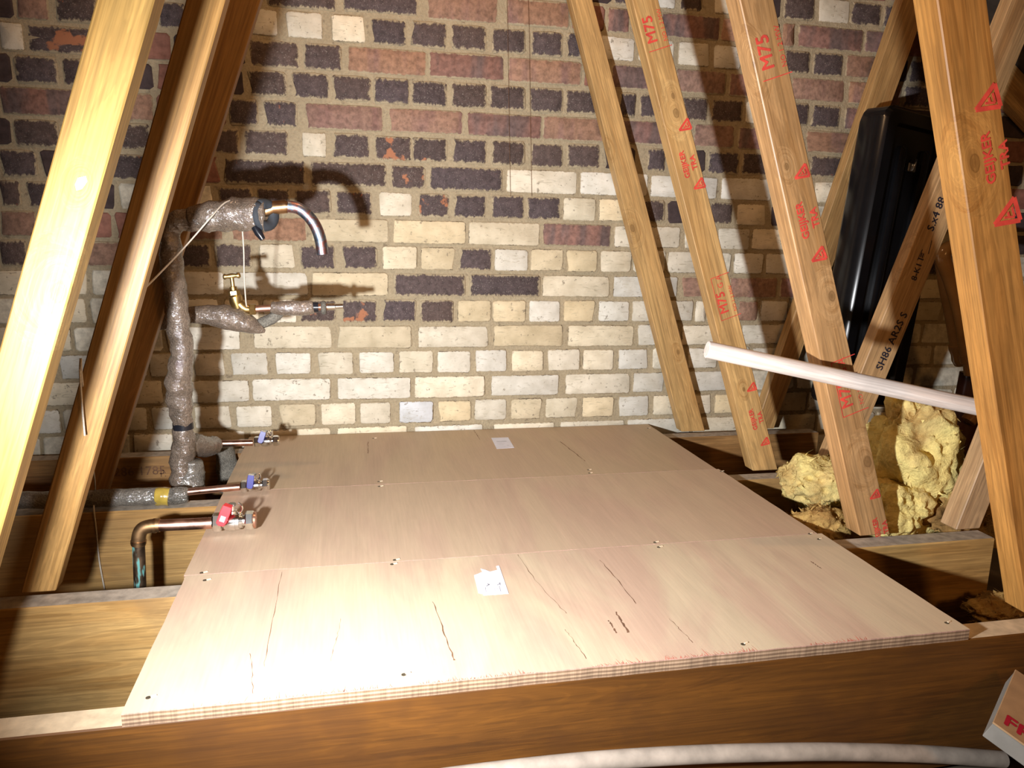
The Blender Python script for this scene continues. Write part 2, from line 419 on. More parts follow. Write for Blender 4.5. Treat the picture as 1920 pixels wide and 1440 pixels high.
def brick_mesh(L, seed):
    r = random.Random(seed); h = .0325; c = .007
    pts = [(-L/2 + c, -h), (0, -h), (L/2 - c, -h), (L/2, -h + c), (L/2, h - c), (L/2 - c, h), (L * .1, h), (-L/2 + c, h), (-L/2, h - c), (-L/2, -h + c)]
    j = .0022; pts = [(x + r.uniform(-j, j), z + r.uniform(-j, j)) for x, z in pts]
    if r.random() < .35:
        k = r.choice([3, 4, 8, 9]); x, z = pts[k]; pts[k] = (x - math.copysign(r.uniform(.003, .010), x), z - math.copysign(.004, z))
    bm = bmesh.new()
    back = [bm.verts.new((x, .03, z)) for x, z in pts]
    mid = [bm.verts.new((x, .0022, z)) for x, z in pts]
    fr = [bm.verts.new((x * (1 - .006 / L), r.uniform(-.0008, .0008), z * .93)) for x, z in pts]
    cen = bm.verts.new((r.uniform(-.01, .01), r.uniform(-.0012, .0006), 0)); n = len(pts)
    for i in range(n):
        k = (i + 1) % n
        bm.faces.new((back[i], back[k], mid[k], mid[i])); bm.faces.new((mid[i], mid[k], fr[k], fr[i])); bm.faces.new((fr[i], fr[k], cen))
    bmesh.ops.recalc_face_normals(bm, faces=bm.faces)
    me = bpy.data.meshes.new('brick'); bm.to_mesh(me); bm.free()
    for p in me.polygons: p.use_smooth = True
    me.set_sharp_from_angle(angle=math.radians(50))
    return me
BMESH = {}
for kind in 'WYBDORP':
    for L in (HL, SL):
        mt = brick_mat(kind, L)
        for v in range(6):
            me = brick_mesh(L, hash((kind, v)) % 1000 if False else ord(kind) * 10 + v + (500 if L == SL else 0)); me.materials.append(mt); BMESH[kind, L, v] = me
def brick_col(k, r):
    j = r.uniform(.86, 1.12)
    base = {'W': (.72, .68, .58), 'Y': (.68, .60, .44), 'B': (.74, .76, .78), 'D': (.080, .058, .056), 'O': (.078, .056, .053), 'R': (.32, .19, .13), 'P': (.27, .15, .125)}[k]
    t = r.uniform(-.05, .05)
    return (base[0] * j * (1 + t), base[1] * j, base[2] * j * (1 - t * 2), 1)
BRICKS = {
 -4: "-1576,-1361,P- -1351,-1136,P- -1126,-911,P- -901,-686,R- -676,-461,P- -451,-236,P- -226,-11,P- -1,214,P- 224,439,D- 449,664,R- 674,889,P- 899,1114,R- 1124,1339,D- 1349,1564,D- 1574,1789,R- 1799,2014,R- 2024,2239,R- 2249,2464,P- 2474,2689,R- 2699,2914,R- 2924,3139,P- 3149,3364,R-",
 -3: "-1520,-1416,D- -1407,-1304,D- -1295,-1191,D- -1182,-1079,D- -1070,-966,D- -957,-854,D- -845,-741,R- -732,-629,D- -620,-516,D- -507,-404,R- -395,-291,D- -282,-179,D- -170,-66,D- -57,46,D- 55,159,D- 168,271,D- 280,384,R- 393,496,D- 505,609,D- 618,721,D- 730,834,R- 843,946,D- 955,1059,R- 1068,1171,D- 1180,1284,D- 1293,1396,D- 1405,1509,R- 1518,1621,D- 1630,1734,D- 1743,1846,D- 1855,1959,D- 1968,2071,D- 2080,2184,D- 2193,2296,D- 2305,2409,D- 2418,2521,D- 2530,2634,D- 2643,2746,D- 2755,2859,D- 2868,2971,R- 2980,3084,R- 3093,3196,D-",
 -2: "-1530,-1315,R- -1305,-1090,R- -1080,-865,P- -855,-640,P- -630,-415,R- -405,-190,P- -180,35,R- 45,260,R- 270,485,R- 495,710,P- 720,935,D- 945,1160,R- 1170,1385,D- 1395,1610,R- 1620,1835,R 1845,2060,P- 2070,2285,P- 2295,2510,R- 2520,2735,R- 2745,2960,D- 2970,3185,D- 3195,3410,R-",
 -1: "-1621,-1517,D- -1508,-1405,R- -1396,-1292,D- -1283,-1180,D- -1171,-1067,R- -1058,-955,D- -946,-842,D- -833,-730,D- -721,-617,D- -608,-505,D- -496,-392,D- -383,-280,D- -271,-167,D- -158,-55,D- -46,58,D- 67,170,D- 179,283,D- 292,395,D- 404,508,D- 517,620,D- 629,733,D- 742,845,D 855,927,W 943,1009,D 1047,1135,W 1145,1259,D- 1269,1369,D 1383,1487,W 1491,1597,D 1606,1707,D 1717,1821,D 1830,1933,D- 1942,2046,D- 2055,2158,R- 2167,2271,D- 2280,2383,D- 2392,2496,R- 2505,2608,D- 2617,2721,D- 2730,2833,D- 2842,2946,D- 2955,3058,D- 3067,3171,D- 3180,3283,D-",
 0: "-1772,-1557,R- -1547,-1332,P- -1322,-1107,R- -1097,-882,P- -872,-657,P- -647,-432,D- -422,-207,R- -197,-23,D -5,191,D 218,409,R 435,613,R 623,717,R- 727,791,P 801,878,P- 888,1070,P 1074,1190,R 1200,1262,D- 1272,1312,R 1324,1541,P 1550,1695,P 1705,1920,R- 1930,2145,D- 2155,2370,P- 2380,2595,D- 2605,2820,P- 2830,3045,D- 3055,3270,R-",
 1: "-1686,-1583,D- -1574,-1470,D- -1461,-1358,D- -1349,-1245,D- -1236,-1133,R- -1124,-1020,D- -1011,-908,D- -899,-795,D- -785,-715,R -697,-606,D -596,-472,D- -462,-399,D -389,-268,D- -258,-173,W -153,-59,W -35,53,W 66,160,D 172,269,D 282,379,D 394,489,D 506,597,D 608,699,D 710,811,W 827,934,W- 945,1046,W 1056,1145,W 1159,1267,D- 1288,1370,D 1382,1482,D 1495,1597,R 1607,1710,D- 1719,1823,D 1832,1935,D- 1944,2048,D- 2057,2160,D- 2169,2273,D- 2282,2385,D- 2394,2498,D- 2507,2610,D- 2619,2723,D- 2732,2835,D- 2844,2948,D- 2957,3060,D- 3069,3173,D- 3182,3285,D-",
 2: "-1728,-1513,P- -1503,-1288,R- -1278,-1063,R- -1053,-838,D- -828,-777,W -769,-621,O -611,-439,R- -429,-257,O- -247,-122,D -109,-12,D 4,215,R 222,430,P 442,655,R 665,736,R- 746,922,P 944,1100,R 1114,1292,P 1319,1497,R 1510,1697,R 1707,1922,D 1932,2147,P- 2157,2372,D- 2382,2597,P- 2607,2822,P- 2832,3047,P- 3057,3272,P-",
 3: "-1592,-1488,D- -1479,-1376,D- -1367,-1263,D- -1254,-1151,R- -1142,-1038,D- -1029,-926,D- -917,-813,D- -803,-706,D -695,-618,D -608,-487,D- -477,-355,R- -345,-266,D- -253,-155,D -142,-45,D -38,64,D 71,167,D 174,271,D 284,382,D 391,493,D 505,604,D 613,703,D 713,765,D- 775,823,D 836,936,D 969,1049,D 1063,1163,D 1176,1273,W- 1283,1384,D 1394,1491,D 1509,1613,P 1623,1726,D- 1735,1839,D- 1848,1951,D- 1960,2064,D- 2073,2176,D- 2185,2289,D- 2298,2401,D- 2410,2514,D- 2523,2626,R- 2635,2739,D- 2748,2851,D- 2860,2964,D- 2973,3076,D- 3085,3189,D- 3198,3301,R-",
 4: "-1743,-1528,R- -1518,-1303,P- -1293,-1078,P- -1068,-853,P- -843,-665,P -655,-489,R -479,-313,P- -303,-232,D -216,-131,D -110,96,R 110,316,R 327,542,P 547,753,R 783,992,P 1012,1142,R 1156,1362,P 1380,1534,R 1547,1738,R- 1748,1963,D 1973,2188,R- 2198,2413,P- 2423,2638,P- 2648,2863,P- 2873,3088,R- 3098,3313,D-",
 5: "-1606,-1503,D- -1494,-1390,R- -1381,-1278,D- -1269,-1165,R- -1156,-1053,D- -1044,-940,D- -931,-828,D- -818,-717,D -705,-618,D- -608,-500,D -490,-383,D- -373,-282,D -270,-157,D -120,-57,W -41,59,D 72,174,O 175,272,O 287,384,D 399,495,D 513,608,D 621,721,D 734,828,D- 870,924,D 946,1052,D- 1063,1163,D 1175,1279,D 1288,1394,D- 1406,1513,D 1523,1626,D- 1635,1739,R- 1748,1851,D- 1860,1964,D- 1973,2076,R- 2085,2189,D- 2198,2301,R- 2310,2414,D- 2423,2526,D- 2535,2639,D- 2648,2751,D- 2760,2864,R- 2873,2976,D- 2985,3089,D- 3098,3201,D-",
 6: "-1758,-1543,P- -1533,-1318,D- -1308,-1093,P- -1083,-868,P- -858,-775,D -763,-636,O- -626,-479,O -469,-333,R- -324,-114,D -101,104,D 116,210,O 222,433,D 444,654,W 664,874,W 883,1098,W 1112,1281,W 1295,1415,W- 1428,1604,W 1614,1829,R- 1839,2054,P- 2064,2279,R- 2289,2504,P- 2514,2729,P- 2739,2954,P- 2964,3179,P- 3189,3404,P-",
 7: "-1653,-1550,D- -1541,-1437,R- -1428,-1325,D- -1316,-1212,D- -1203,-1100,R- -1091,-987,D- -978,-875,R- -865,-819,D -804,-724,D -714,-599,D- -589,-475,W- -465,-351,W- -341,-254,D -243,-158,D -145,-49,D -35,62,D 81,174,W 189,280,O 291,386,D 402,498,D 506,605,D 615,715,Y 724,823,Y 833,932,D 944,1064,D- 1081,1154,D 1170,1271,W 1288,1386,D- 1396,1499,W- 1508,1612,W 1621,1724,D- 1733,1837,W- 1846,1949,W- 1958,2062,W- 2071,2174,W- 2183,2287,D- 2296,2399,W- 2408,2512,W- 2521,2624,W- 2633,2737,W- 2746,2849,W- 2858,2962,D- 2971,3074,W- 3083,3187,D- 3196,3299,W-",
 8: "-1772,-1557,D- -1547,-1332,D- -1322,-1107,R- -1097,-882,D- -872,-789,R -779,-612,R- -602,-436,R- -426,-335,R -317,-115,R -104,107,Y 119,327,Y 336,546,W 554,765,P 776,987,W 1001,1102,W- 1112,1220,W 1228,1450,W 1460,1675,D 1685,1900,D- 1910,2125,W- 2135,2350,D- 2360,2575,W- 2585,2800,D- 2810,3025,W- 3035,3250,W-",
 9: "-1668,-1565,R- -1556,-1452,D- -1443,-1340,R- -1331,-1227,D- -1218,-1115,D- -1106,-1002,D- -993,-890,D- -880,-818,D -808,-701,D- -691,-584,R -574,-467,W- -457,-369,D -358,-263,D -242,-148,W -135,-41,D -21,75,D 90,187,Y 198,296,Y 309,404,D 412,513,W 521,620,Y 630,726,Y 735,835,W 845,945,W- 952,1054,W 1065,1162,W- 1172,1273,W 1282,1383,W 1393,1496,D- 1505,1609,W 1618,1721,D- 1730,1834,W- 1843,1946,D 1955,2059,D- 2068,2171,W- 2180,2284,W- 2293,2396,W- 2405,2509,W- 2518,2621,D- 2630,2734,W- 2743,2846,D- 2855,2959,W- 2968,3071,W- 3080,3184,W- 3193,3296,W-",
 10: "-1795,-1580,W- -1570,-1355,W- -1345,-1130,W- -1120,-905,W- -895,-680,W -670,-455,W- -445,-339,W -318,-116,W -108,105,Y 122,327,D 341,551,D 559,770,W 781,989,W 1001,1153,R 1166,1329,R 1340,1563,P 1573,1788,W- 1798,2013,W 2023,2238,Y- 2248,2463,W- 2473,2688,W- 2698,2913,W- 2923,3138,W- 3148,3363,W-",
 11: "-1693,-1590,W- -1581,-1477,W- -1468,-1365,W- -1356,-1252,Y- -1243,-1140,W- -1131,-1027,W- -1018,-915,W- -906,-802,W- -793,-690,W -681,-577,W- -568,-465,W- -456,-352,W -342,-251,W -241,-151,W -140,-42,O -24,73,O 88,184,D 196,293,D 305,404,Y 410,510,Y 520,616,W 627,726,Y 737,836,W 845,941,W 950,1047,W 1055,1091,W 1098,1185,W- 1200,1269,R 1280,1374,W 1385,1495,W- 1505,1608,Y- 1617,1721,W- 1730,1833,W- 1842,1946,Y 1955,2058,W- 2067,2171,Y- 2180,2283,W- 2292,2396,W- 2405,2508,W- 2517,2621,W- 2630,2733,W- 2742,2846,Y- 2855,2958,Y- 2967,3071,Y- 3080,3183,W- 3192,3296,W-",
 12: "-1623,-1408,W- -1398,-1183,W- -1173,-958,W- -948,-733,Y -723,-508,Y- -498,-304,W -268,-55,W -41,170,Y 190,398,W 414,627,Y 643,854,Y 866,999,W 1015,1205,W 1220,1426,W 1436,1651,Y- 1661,1876,W- 1886,2101,Y- 2111,2326,Y- 2336,2551,W- 2561,2776,W- 2786,3001,W- 3011,3226,Y-",
 13: "-1669,-1566,W- -1557,-1453,W- -1444,-1341,W- -1332,-1228,Y- -1219,-1116,W- -1107,-1003,Y- -994,-891,W- -882,-778,W- -769,-666,W -657,-553,W- -543,-445,W -427,-347,W -333,-233,W -214,-115,W -97,3,W 19,120,W 134,234,Y 246,346,W 358,455,W 470,569,W 581,684,W 694,794,W 808,908,W 924,1022,W- 1040,1141,W 1151,1254,W- 1263,1367,W 1376,1479,W- 1488,1592,W- 1601,1704,W- 1713,1817,Y- 1826,1929,W 1938,2042,W- 2051,2154,W- 2163,2267,W- 2276,2379,W- 2388,2492,W- 2501,2604,W- 2613,2717,W- 2726,2829,W- 2838,2942,W- 2951,3054,W- 3063,3167,W- 3176,3279,W-",
 14: "-1728,-1513,W- -1503,-1288,W- -1278,-1063,Y- -1053,-838,W- -828,-613,W -603,-514,W -496,-286,W -278,-62,W -44,168,W 179,389,W 409,620,W 641,852,W 861,964,W 977,1193,W 1203,1418,W- 1428,1643,W 1653,1868,W- 1878,2093,Y- 2103,2318,W- 2328,2543,W- 2553,2768,W- 2778,2993,Y- 3003,3218,W-",
 15: "-1669,-1565,W- -1556,-1453,W- -1444,-1340,Y- -1331,-1228,W- -1219,-1115,Y- -1106,-1003,W- -994,-890,W- -881,-778,W -769,-665,Y- -655,-560,W -549,-449,W -435,-336,W -324,-227,W -208,-106,Y -91,8,W 20,109,W 133,234,B 248,348,Y 359,458,W 471,568,Y 580,683,Y 698,801,Y 817,917,W 933,1007,W 1024,1134,W 1144,1248,Y 1257,1360,W- 1369,1473,Y 1482,1585,W 1594,1698,W- 1707,1810,W- 1819,1923,W 1932,2035,W- 2044,2148,W- 2157,2260,W- 2269,2373,W- 2382,2485,W- 2494,2598,W- 2607,2710,W- 2719,2823,W- 2832,2935,Y- 2944,3048,W- 3057,3160,Y- 3169,3273,Y-",
 16: "-1725,-1510,Y- -1500,-1285,W- -1275,-1060,W- -1050,-835,W- -825,-610,W- -600,-496,W -482,-303,W -289,-66,W -47,157,W 178,385,W 418,610,W 629,839,W 849,1064,W 1074,1289,W 1299,1514,Y 1524,1739,W 1749,1964,W 1974,2189,W- 2199,2414,W- 2424,2639,Y- 2649,2864,W- 2874,3089,W- 3099,3314,W-",
 17: "-1511,-1407,W- -1398,-1295,W- -1286,-1182,W- -1173,-1070,Y- -1061,-957,W- -948,-845,W- -836,-732,W- -723,-620,W- -611,-507,Y- -498,-395,W- -386,-282,W- -273,-170,W- -161,-57,W- -48,55,W- 64,168,W- 177,280,W- 289,393,W- 402,505,W- 514,618,W- 627,730,W- 739,843,W- 852,955,W- 964,1068,W- 1077,1180,W- 1189,1293,Y- 1302,1405,W- 1414,1518,W 1527,1630,W 1639,1743,W- 1752,1855,W 1864,1968,W 1977,2080,Y- 2089,2193,Y- 2202,2305,W- 2314,2418,W- 2427,2530,Y- 2539,2643,Y- 2652,2755,W- 2764,2868,W- 2877,2980,W- 2989,3093,W- 3102,3205,Y-",
 18: "-1568,-1353,W- -1343,-1128,W- -1118,-903,Y- -893,-678,Y- -668,-453,W- -443,-228,W- -218,-3,Y- 7,222,Y- 232,447,W- 457,672,W- 682,897,W- 907,1122,W- 1132,1347,W- 1357,1572,W- 1582,1797,Y- 1807,2022,W- 2032,2247,W- 2257,2472,W- 2482,2697,W- 2707,2922,W- 2932,3147,W- 3157,3372,W-",
}
rr = random.Random(7); rest = []
for row, s in BRICKS.items():
    z = (16 - row) * .075 + .002
    for tok in s.split():
        far = tok.endswith('-'); a, b, k = tok.rstrip('-').split(','); a, b = int(a) / 1000, int(b) / 1000
        if b - a < .02: continue
        L = HL if (b - a) < .155 else SL
        v = rr.randrange(6); colr = brick_col(k, rr)
        mtx = Matrix.Translation(((a + b) / 2, rr.uniform(-.0012, .0012), z + rr.uniform(-.0012, .0012))) @ Matrix.Rotation(rr.uniform(-.008, .008), 4, 'Y') @ Matrix.Diagonal(((b - a) / L, 1, rr.uniform(.97, 1.02), 1))
        if far: rest.append((BMESH[k, L, v], mtx, k, L)); continue
        o = bpy.data.objects.new('brick', BMESH[k, L, v]); COL.objects.link(o); o.parent = WALL; o.matrix_basis = mtx; o.color = colr
vs, fs, mi, mats = [], [], [], []
for me, mtx, k, L in rest:
    off = len(vs); vs += [mtx @ v.co for v in me.vertices]; mm = me.materials[0]
    if mm not in mats: mats.append(mm)
    for p in me.polygons: fs.append([off + q for q in p.vertices]); mi.append(k)
me = bpy.data.meshes.new('brick_remainder'); me.from_pydata(vs, [], fs)
def far_brick_mat(name, col):
    n = NT(name); tc, _ = n.ocoord(False); k = n.noise(tc, 40, 5, .65); b = n.noise(n.vmath('MULTIPLY', tc, (6, 6, 14)), 1.0, 1)
    c = n.mix(1.0, col, n.ramp(k, [(.28, .6), (.7, 1.25)]), 'MULTIPLY'); c = n.mix(1.0, c, n.ramp(b, [(.3, .8), (.7, 1.15)]), 'MULTIPLY')
    n.bump(k, .5, .0025); return n.out(c, .85, 0, .25)
fm = {'W': far_brick_mat('far_white_brick', (.70, .655, .53)), 'D': far_brick_mat('far_dark_brick', (.07, .05, .05)), 'R': far_brick_mat('far_red_brick', (.28, .13, .095))}
for q in 'WDR': me.materials.append(fm[q])
idx = {'W': 0, 'Y': 0, 'B': 0, 'D': 1, 'O': 1, 'R': 2, 'P': 2}
for p, k in zip(me.polygons, mi): p.material_index = idx[k]
o = put('brick_remainder', me, None, WALL); o['kind'] = 'stuff'

# ------------------------------------------------------------------ floor and roof lining
bm = bmesh.new(); box(bm, -2.9, 3.8, -3.4, .13, -.30, -.235); tag(bm_obj('floor', bm, MT['floorb']), 'dark dusty board below the joists', 'floor', kind='structure')
RX, RZ, SLP = .24, 2.42, .70
bm = bmesh.new()
for sgn in (-1, 1):
    q = [(RX, RZ), (RX + sgn * 3.9, RZ - SLP * 3.9), (RX + sgn * 3.9, RZ - SLP * 3.9 + .03), (RX, RZ + .03)]
    loft_poly(bm, [(x, -3.4, z) for x, z in q], [(x, .13, z) for x, z in q])
tag(bm_obj('ceiling', bm, MT['felt']), 'black roofing felt on the underside of the roof slopes', 'roof lining', kind='structure')

# ------------------------------------------------------------------ joists
def joist(y0, y1, x0, x1, label, mat, top, depth=.225, knots=None):
    bm = bmesh.new(); box(bm, x0, x1, y0, y1, .001 - depth, .001)
    mt = Matrix.Translation(((x0 + x1) / 2, (y0 + y1) / 2, .001 - depth / 2))
    o = bm_obj('floor_joist', bm, mat, matrix=mt, bevel=.002)
    o.data.materials.append(top)
    for p in o.data.polygons:
        if p.normal.z > .9: p.material_index = 1
    return tag(o, label, 'joist', 'deep joists under the plywood')
J1 = joist(-1.297, -1.252, -1.4, 2.4, 'joist across the bottom with shade painted into its brown face, nearest of the four joists', MT['joist_front'], MT['dust_pale'])
J2 = joist(-.953, -.906, -1.4, 1.312, 'second joist from the front, ending under the stamped strut on the right', MT['joist'], MT['dust'])
J3 = joist(-.522, -.474, -1.4, 1.55, 'joist carrying the grey lagged pipe on its dusty top', MT['joist'], MT['dust'])
J4 = joist(-.112, -.062, -1.4, 1.455, 'joist closest to the brick wall with faint writing on its face', MT['joist_brown'], MT['dust'])

# ------------------------------------------------------------------ trusses
def strut(parent, name, y0, y1, zb, lb, rb, zt, lt, rt, zmax, mat, label=None):
    def X(z, b, t): return b + (t - b) * (z - zb) / (zt - zb)
    wt = rt - lt; sl = ((lt + rt) / 2 - (lb + rb) / 2) / (zt - zb)
    poly = [(lb, zb), (rb, zb), (rt, zt)]
    cx = (lt + rt) / 2 + sl * (zmax - zt)
    if zmax > zt + .01: poly += [(cx + wt / 2, zmax), (cx - wt / 2, zmax)]
    poly += [(lt, zt)]
    org = Vector(((lb + rb) / 2, (y0 + y1) / 2, zb)); ex = Vector((sl, 0, 1))
    mt = frame(org, ex, (0, 1, 0))
    bm = bmesh.new(); loft_poly(bm, [(x, y0, z) for x, z in poly], [(x, y1, z) for x, z in poly])
    o = bm_obj(name, bm, mat, parent, mt, bevel=.0018)
    if label: o['label'] = label
    return o
def local_on(front_px, y, mt):   # pixel on a strut's front face -> local point
    return tuple(mt.inverted() @ P(front_px[0], front_px[1], y))
def strut_frame(y0, y1, zb, lb, rb, zt, lt, rt):
    sl = ((lt + rt) / 2 - (lb + rb) / 2) / (zt - zb)
    return frame(Vector(((lb + rb) / 2, (y0 + y1) / 2, zb)), Vector((sl, 0, 1)), (0, 1, 0))
SPEC = dict(
    A=(-.058, -.018, .004, 1.008, 1.088, 1.23, .600, .6625),
    B=(-.46, -.418, .003, 1.030, 1.103, 1.126, .630, .694),
    C=(-.905, -.858, .004, 1.026, 1.097, 1.01, .6645, .731),
    D=(-1.25, -1.205, .004, 1.088, 1.170, .928, .775, .8545),
    L0=(-1.87, -1.832, .004, -.472, -.402, .689, -.244, -.174),
    L1=(-1.25, -1.212, .004, -.553, -.498, .85, -.261, -.2035),
    L2=(-.905, -.872, .004, -.545, -.492, .94, -.2325, -.178),
    L3=(-.46, -.430, .004, -.602, -.544, 1.06, -.234, -.1695),
    E1=(-.058, -.018, .004, 1.262, 1.328, 1.25, 1.603, 1.690),
    E2=(-.46, -.418, .003, 1.236, 1.318, .825, 1.502, 1.590),
    E3=(-.905, -.858, .003, 1.258, 1.318, 1.0, 1.535, 1.605),
)
KN = dict(
    A=((1186, 428, .010), (1140, 280, .007), (1272, 660, .006)), B=((1268, 212, .010), (1395, 730, .005), (1262, 180, .006)),
    C=((1408, 122, .011), (1627, 866, .012), (1560, 555, .010), (1475, 312, .006)), D=((1828, 305, .012), (1780, 330, .006)),
    L1=((110, 548, .012), (150, 345, .005)), L2=((170, 52, .010),), L3=(), L0=(), E1=((1605, 317, .008),), E2=((1690, 480, .012),), E3=())
TINT = dict(A=((.60, .37, .145), (.44, .235, .075)), B=((.60, .37, .145), (.42, .22, .07)), C=((.56, .315, .135), (.38, .19, .068)), D=((.52, .25, .065), (.38, .16, .035)),
    L0=((.60, .36, .10), (.42, .22, .05)), L1=((.45, .27, .08), (.31, .165, .04)), L2=((.50, .29, .10), (.34, .17, .045)), L3=((.42, .215, .06), (.28, .125, .03)),
    E1=((.52, .31, .12), (.36, .18, .06)), E2=((.58, .36, .17), (.40, .21, .08)), E3=((.56, .36, .19), (.38, .21, .10)))
def strut_mat(k):
    sp = SPEC[k]; mt = strut_frame(*sp)
    kn = [(*local_on((u, v), sp[0], mt), r) for u, v, r in KN[k]]
    return wood('pine_strut_' + k.lower(), TINT[k][0], TINT[k][1], 0, kn, rough=.42 if k in ('L1', 'L2', 'C', 'D') else .5, spec=.5)
def rafter(parent, y0, y1, sgn):
    d = .10 * math.sqrt(1 + SLP * SLP)
    q = [(RX, RZ - .002), (RX + sgn * 3.6, RZ - .002 - SLP * 3.6), (RX + sgn * 3.6, RZ - .002 - SLP * 3.6 - d), (RX, RZ - .002 - d)]
    mt = frame(Vector((RX, (y0 + y1) / 2, RZ)), Vector((sgn, 0, -SLP)), (0, 1, 0))
    bm = bmesh.new(); loft_poly(bm, [(x, y0, z) for x, z in q], [(x, y1, z) for x, z in q])
    return bm_obj('rafter', bm, MT['pine'], parent, mt, bevel=.002)
TR = {}; ST = {}
for key, y0, y1, webs, label in (
    ('T1', -.058, -.018, ('A', 'E1'), 'roof truss against the brick wall, with a plain unstamped strut'),
    ('T2', -.46, -.418, ('L3', 'B', 'E2'), 'roof truss with black handwriting and red stamps, second from the wall'),
    ('T3', -.905, -.858, ('L2', 'C', 'E3'), 'roof truss crossed by the white rod, third from the wall'),
    ('T4', -1.25, -1.205, ('L1', 'D'), 'roof truss nearest the camera on the right, broad orange strut with faded stamps'),
    ('T5', -1.87, -1.832, ('L0',), 'roof truss whose strut just shows in the top left corner')):
    t = empty('roof_truss', (.24, (y0 + y1) / 2, 0), label, 'roof truss', 'roof trusses'); TR[key] = t
    for k in webs:
        sp = SPEC[k]; zmax = {'E1': 1.33, 'E2': 1.30, 'E3': 1.30}.get(k, 2.06)
        ST[k] = strut(t, 'strut', *sp, zmax, strut_mat(k))
    rafter(t, y0, y1, 1); rafter(t, y0, y1, -1)

# ------------------------------------------------------------------ stamps and writing on the struts
def on_strut(k, u, v, lift=.0006):
    sp = SPEC[k]; c = P(u, v, sp[0]); c.y -= lift
    sl = ((sp[6] + sp[7]) / 2 - (sp[3] + sp[4]) / 2) / (sp[5] - sp[2])
    ex = Vector((sl, 0, 1)).normalized(); n = Vector((0, -1, 0)); ey = n.cross(ex)
    mm = Matrix.Identity(4)
    for i in range(3): mm[i][0] = ex[i]; mm[i][1] = ey[i]; mm[i][2] = n[i]; mm[i][3] = c[i]
    return mm
def stamp_text(k, txt, u, v, size, bold=.0, mat='ink_red'):
    return text_mesh(txt, size, MT[mat], 'stamp', ST[k], on_strut(k, u, v), bold=bold)
def stamp_shape(k, u, v, polys, mat='ink_red'):
    bm = bmesh.new()
    for lv, pl in enumerate(polys):
        a = [bm.verts.new((x, y, 0)) for x, y in pl]; b = [bm.verts.new((x, y, .0002 + .00008 * lv)) for x, y in pl]
        bm.faces.new(b); n = len(a)
        for i in range(n): bm.faces.new((a[i], a[(i + 1) % n], b[(i + 1) % n], b[i]))
    me = bpy.data.meshes.new('stamp'); bm.to_mesh(me); bm.free()
    return put('stamp', me, MT[mat], ST[k], on_strut(k, u, v))
def bar(x0, y0, x1, y1, w):
    d = Vector((x1 - x0, y1 - y0)); n = Vector((-d.y, d.x)).normalized() * w / 2; a = Vector((x0, y0)); b = Vector((x1, y1))
    return [tuple(a - n), tuple(b - n), tuple(b + n), tuple(a + n)]
def tri_stamp(k, u, v, s):
    # triangle outline pointing left/up the strut side with an E-like glyph inside
    A, B, C = (-s * .55, -s * .75), (s * .75, -s * .55), (-s * .30, s * .85)
    w = s * .26
    stamp_shape(k, u, v, [bar(*A, *B, w), bar(*B, *C, w), bar(*C, *A, w), bar(-s * .25, -s * .42, s * .30, -s * .34, w * .55), bar(-s * .22, -.1 * s, s * .12, -.05 * s, w * .5), bar(-s * .25, -s * .42, -s * .12, s * .22, w * .5)])
def m75(k, u, v, s, br=True, extra=True):
    sp = on_strut(k, u, v); 
    text_mesh('M75', s, MT['ink_red'], 'stamp', ST[k], sp @ Matrix.Translation((0, s * .28, 0)), bold=s * .022)
    text_mesh('NO 1 2 MW', s * .40, MT['ink_red'], 'stamp', ST[k], sp @ Matrix.Translation((s * .05, -s * .62, 0)))
    x0 = -s * 1.35; x1 = s * (2.1 if extra else 1.4)
    pl = [bar(x0, s * .75, x0, -s * .95, s * .05)]
    if br: pl += [bar(x0, s * .75, x1, s * .75, s * .035), bar(x1, s * .75, x1, -s * .8, s * .05)]
    stamp_shape(k, u, v, pl)
    if extra: text_mesh('G A', s * .62, MT['ink_red'], 'stamp', ST[k], sp @ Matrix.Translation((s * 1.65, s * .1, 0)))
def maker(k, u, v, s, mat='ink_red'):
    sp = on_strut(k, u, v)
    text_mesh('GEIJKER', s, MT[mat], 'stamp', ST[k], sp @ Matrix.Translation((0, s * .62, 0)), bold=s * .035)
    text_mesh('TRA', s, MT[mat], 'stamp', ST[k], sp @ Matrix.Translation((-s * .1, -s * .62, 0)), bold=s * .035)
m75('B', 1226, 53, .034, False, False)
tri_stamp('B', 1284, 236, .019); maker('B', 1292, 306, .0185); tri_stamp('B', 1311, 346, .018)
m75('B', 1361, 565, .032)
tri_stamp('B', 1409, 727, .016); maker('B', 1419, 784, .017); tri_stamp('B', 1434, 829, .015)
m75('C', 1444, 95, .034, False, False)
tri_stamp('C', 1503, 324, .018); maker('C', 1516, 410, .020); tri_stamp('C', 1535, 479, .019)
m75('C', 1593, 735, .034)
tri_stamp('C', 1640, 928, .014); maker('C', 1652, 990, .016)
tri_stamp('D', 1852, 188, .025); maker('D', 1868, 292, .021); tri_stamp('D', 1888, 402, .027)
def scrawl(k, u, v, txt, s, y=0, rot=0):
    text_mesh(txt, s, MT['ink_black'], 'handwriting', ST[k], on_strut(k, u, v) @ Matrix.Rotation(rot, 4, 'Z') @ Matrix.Translation((0, y, 0)), bold=s * .02)
scrawl('E2', 1672, 640, 'SH86 AR2S S', .030, .0, -.05); scrawl('E2', 1722, 500, '8-K1 I=', .024, 0, .06); scrawl('E2', 1752, 400, 'S.x4 88', .030, -.006, .04)
stamp_shape('E2', 1735, 470, [bar(-.03, .012, .0, .010, .002), bar(-.005, -.012, .03, -.006, .002)], 'ink_black')
stamp_shape('L1', 150, 342, [[(.009, -.004), (.004, -.007), (-.006, -.004), (-.010, .001), (-.004, .004), (.004, .003)]], 'paper')
